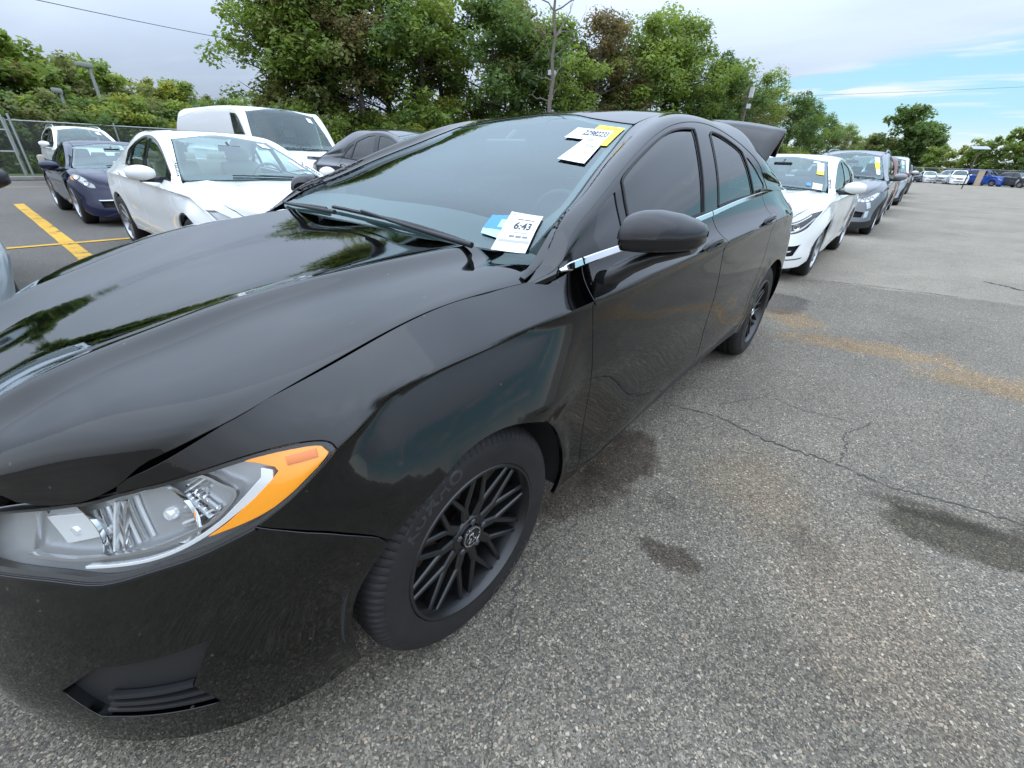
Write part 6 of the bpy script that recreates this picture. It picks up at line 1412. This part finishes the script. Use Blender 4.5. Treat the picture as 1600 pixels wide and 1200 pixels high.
# ------------------------------------------------------------------ fence, poles, wires
def chainlink():
    m = bpy.data.materials.new('chain_link_wire'); m.use_nodes = True; nt = m.node_tree; nt.nodes.clear(); N = nt.nodes.new; L = nt.links.new
    o = N('ShaderNodeOutputMaterial'); mx = N('ShaderNodeMixShader'); t = N('ShaderNodeBsdfTransparent'); d = N('ShaderNodeBsdfPrincipled'); d.inputs['Base Color'].default_value = (.35, .36, .36, 1); d.inputs['Metallic'].default_value = .6; d.inputs['Roughness'].default_value = .5
    tc = N('ShaderNodeTexCoord'); sp = N('ShaderNodeSeparateXYZ'); L(tc.outputs['Object'], sp.inputs[0])
    def M_(op, a, c=None):
        q = N('ShaderNodeMath'); q.operation = op
        for i, v in enumerate((a, c)):
            if v is None: continue
            if isinstance(v, (int, float)): q.inputs[i].default_value = v
            else: L(v, q.inputs[i])
        return q.outputs[0]
    fs = []
    for sg in (1, -1):
        q = M_('MULTIPLY', M_('ADD', sp.outputs['X'], M_('MULTIPLY', sp.outputs['Z'], sg)), 14.0); fr = M_('ABSOLUTE', M_('SUBTRACT', M_('FRACT', q), .5)); fs.append(M_('LESS_THAN', fr, .028))
    f = M_('MAXIMUM', fs[0], fs[1]); L(f, mx.inputs[0]); L(t.outputs[0], mx.inputs[1]); L(d.outputs[0], mx.inputs[2]); L(mx.outputs[0], o.inputs[0]); return m


M_GALV = mat('galvanised_steel', (.36, .37, .37), .45, .7)
M_LINK = chainlink()


def fence(x0, x1, y, h, label, post=3.0, rz=0.0, loc=(0, 0, 0)):
    f = empty('chain_link_fence', loc, rz); tag(f, label, 'fence')
    n = max(1, int(abs(x1 - x0) / post))
    for i in range(n + 1):
        x = x0 + (x1 - x0) * i / n; mb = MB(); mb.tube([(x, y, 0), (x, y, h + .03)], .03, 10); mb.lathe([(h + .03, .033), (h + .06, .02), (h + .07, .002)], 10, 'z', (x, y, 0)); mb.build('post', M_GALV, f, True, 50)
    MB().tube([(x0, y, h - .03), (x1, y, h - .03)], .021, 10).build('top_rail', M_GALV, f, True, 50)
    mb = MB(); mb.add([(x0, y + .03, .03), (x1, y + .03, .03), (x1, y + .03, h - .02), (x0, y + .03, h - .02)], [(0, 1, 2, 3)]); mb.build('wire_mesh', M_LINK, f)
    return f


fence(-11.5, -1.42, -26.4, 1.95, 'long chain-link fence in front of the hedge')
fence(-30, 30, 0, 1.9, 'low chain-link fence across the far end of the lot', 5, R(96), (-89, 10, 0))
# swing gate frame standing open beside the fence
_g = empty('gate_frame', (-1.22, -24.4, 0), R(8)); tag(_g, 'open chain-link gate leaf with double steel posts', 'gate')
for _x, _h in ((0, 2.05), (.20, 2.08)): MB().tube([(-_x, 0, 0), (-_x, 0, _h)], .038, 12).build('post', M_GALV, _g, True, 50)
for _z in (.85, 1.55): MB().tube([(0, 0, _z), (2.6, .0, _z)], .025, 10).build('rail', M_GALV, _g, True, 50)
_m = MB(); _m.add([(0, .03, .08), (2.6, .03, .08), (2.6, .03, 2.0), (0, .03, 2.0)], [(0, 1, 2, 3)]); _m.build('wire_mesh', M_LINK, _g)
_b = MB(); _b.box((0, 0, .40), (.95, .45, .80), None, .09); _o = _b.build('concrete_block', mat('block_concrete', (.42, .39, .33), .9, var=(3, (.30, .27, .22), 2)), None, True, 40); _o.location = (-2.05, -22.7, 0); tag(_o, 'rounded tan concrete block beside the gate posts', 'block')
_b = MB(); _b.box((3.3, -22.9, .22), (6.2, .12, .44), None, .01); tag(_b.build('low_wall', mat('wall_render', (.42, .41, .39), .9)), 'low grey wall at the foot of the gate', 'wall')


def lamp_pole(loc, h, rz, label, cross=True, head=(.75, .45, .22)):
    p = empty('light_pole', loc, rz); tag(p, label, 'light pole')
    MB().tube([(0, 0, 0), (0, 0, h)], [.13, .09], 12).build('pole', M_GALV, p, True, 50)
    mb = MB(); mb.box((.25, 0, h + .10), head, None, .04); mb.box((0, 0, h), (.35, .12, .10)); hd = mb.build('lamp_head', mat('lamp_head_grey', (.30, .30, .29), .5), p, True, 40)
    MB().box((.25, 0, h - .02), (head[0] * .8, head[1] * .8, .02)).build('diffuser', mat('lamp_diffuser', (.7, .7, .66), .3), hd)
    if cross: MB().box((0, 0, h * .60), (2.3, .25, .16), None, .02).build('cross_arm', mat('arm_white', (.55, .55, .53), .5), p)
    return p


lamp_pole((-7.15, -40, 0), 5.35, R(20), 'tall light pole with box head and pale cross arm behind the hedge')
lamp_pole((-5.1, -38.5, 0), 3.75, R(60), 'short light pole with small head poking out of the hedge', False, (.5, .35, .2))


def utility_pole(loc, h, label, box):
    p = empty('utility_pole', loc); tag(p, label, 'pole'); MB().tube([(0, 0, 0), (.03, 0, h)], [.15, .10], 12).build('post', mat('weathered_wood', (.17, .135, .105), .9, bump=(30, .5, .02), var=(5, (.10, .08, .065), 2)), p, True, 50)
    for (x, y, z, d) in box: MB().box((x, y, z), d, None, .02).build('equipment_box', mat('pole_box_grey', (.55, .56, .56), .5), p)


utility_pole((-27.8, -19.6, 0), 6.6, 'wooden pole with a grey lamp box in front of the trees', [(.28, .2, 6.3, (.45, .35, .28))])
utility_pole((-47, -12.4, 0), 7.5, 'wooden pole with two white boxes on its side', [(.2, .25, 6.9, (.3, .3, .75)), (.2, .25, 5.9, (.28, .28, .35))])
_c = MB().tube([(3.0 - 19.4 * i / 12, -21.0 - 13.4 * i / 12, 5.28 + 2.0 * i / 12 - .12 * math.sin(math.pi * i / 12)) for i in range(13)], .014, 5).build('overhead_cable', mat('cable_dark', (.05, .05, .055), .6)); tag(_c, 'dark overhead cable running into the tree belt', 'cable')
_c = MB().tube([(-48.5 - 17 * i / 12, -23.5 + 42 * i / 12, 6.9 + 1.6 * i / 12 - .15 * math.sin(math.pi * i / 12)) for i in range(13)], .011, 5).build('overhead_cable', mat('cable_grey', (.10, .11, .12), .6)); tag(_c, 'thin overhead cable crossing the open sky from the pole', 'cable')
# solar lamp far away
_s = empty('solar_lamp', (-62, 4.6, 0), R(20)); tag(_s, 'solar panel on a thin pole in front of the far trees', 'solar lamp'); MB().tube([(0, 0, 0), (0, 0, 3.3)], .05, 10).build('pole', mat('brown_pole', (.10, .08, .06), .8), _s, True)
MB().box((0, 0, 3.45), (.8, 1.3, .05), Matrix.Rotation(R(18), 3, 'Y')).build('panel', mat('solar_panel_face', (.24, .27, .31), .2), _s)
bpy.context.view_layer.update()
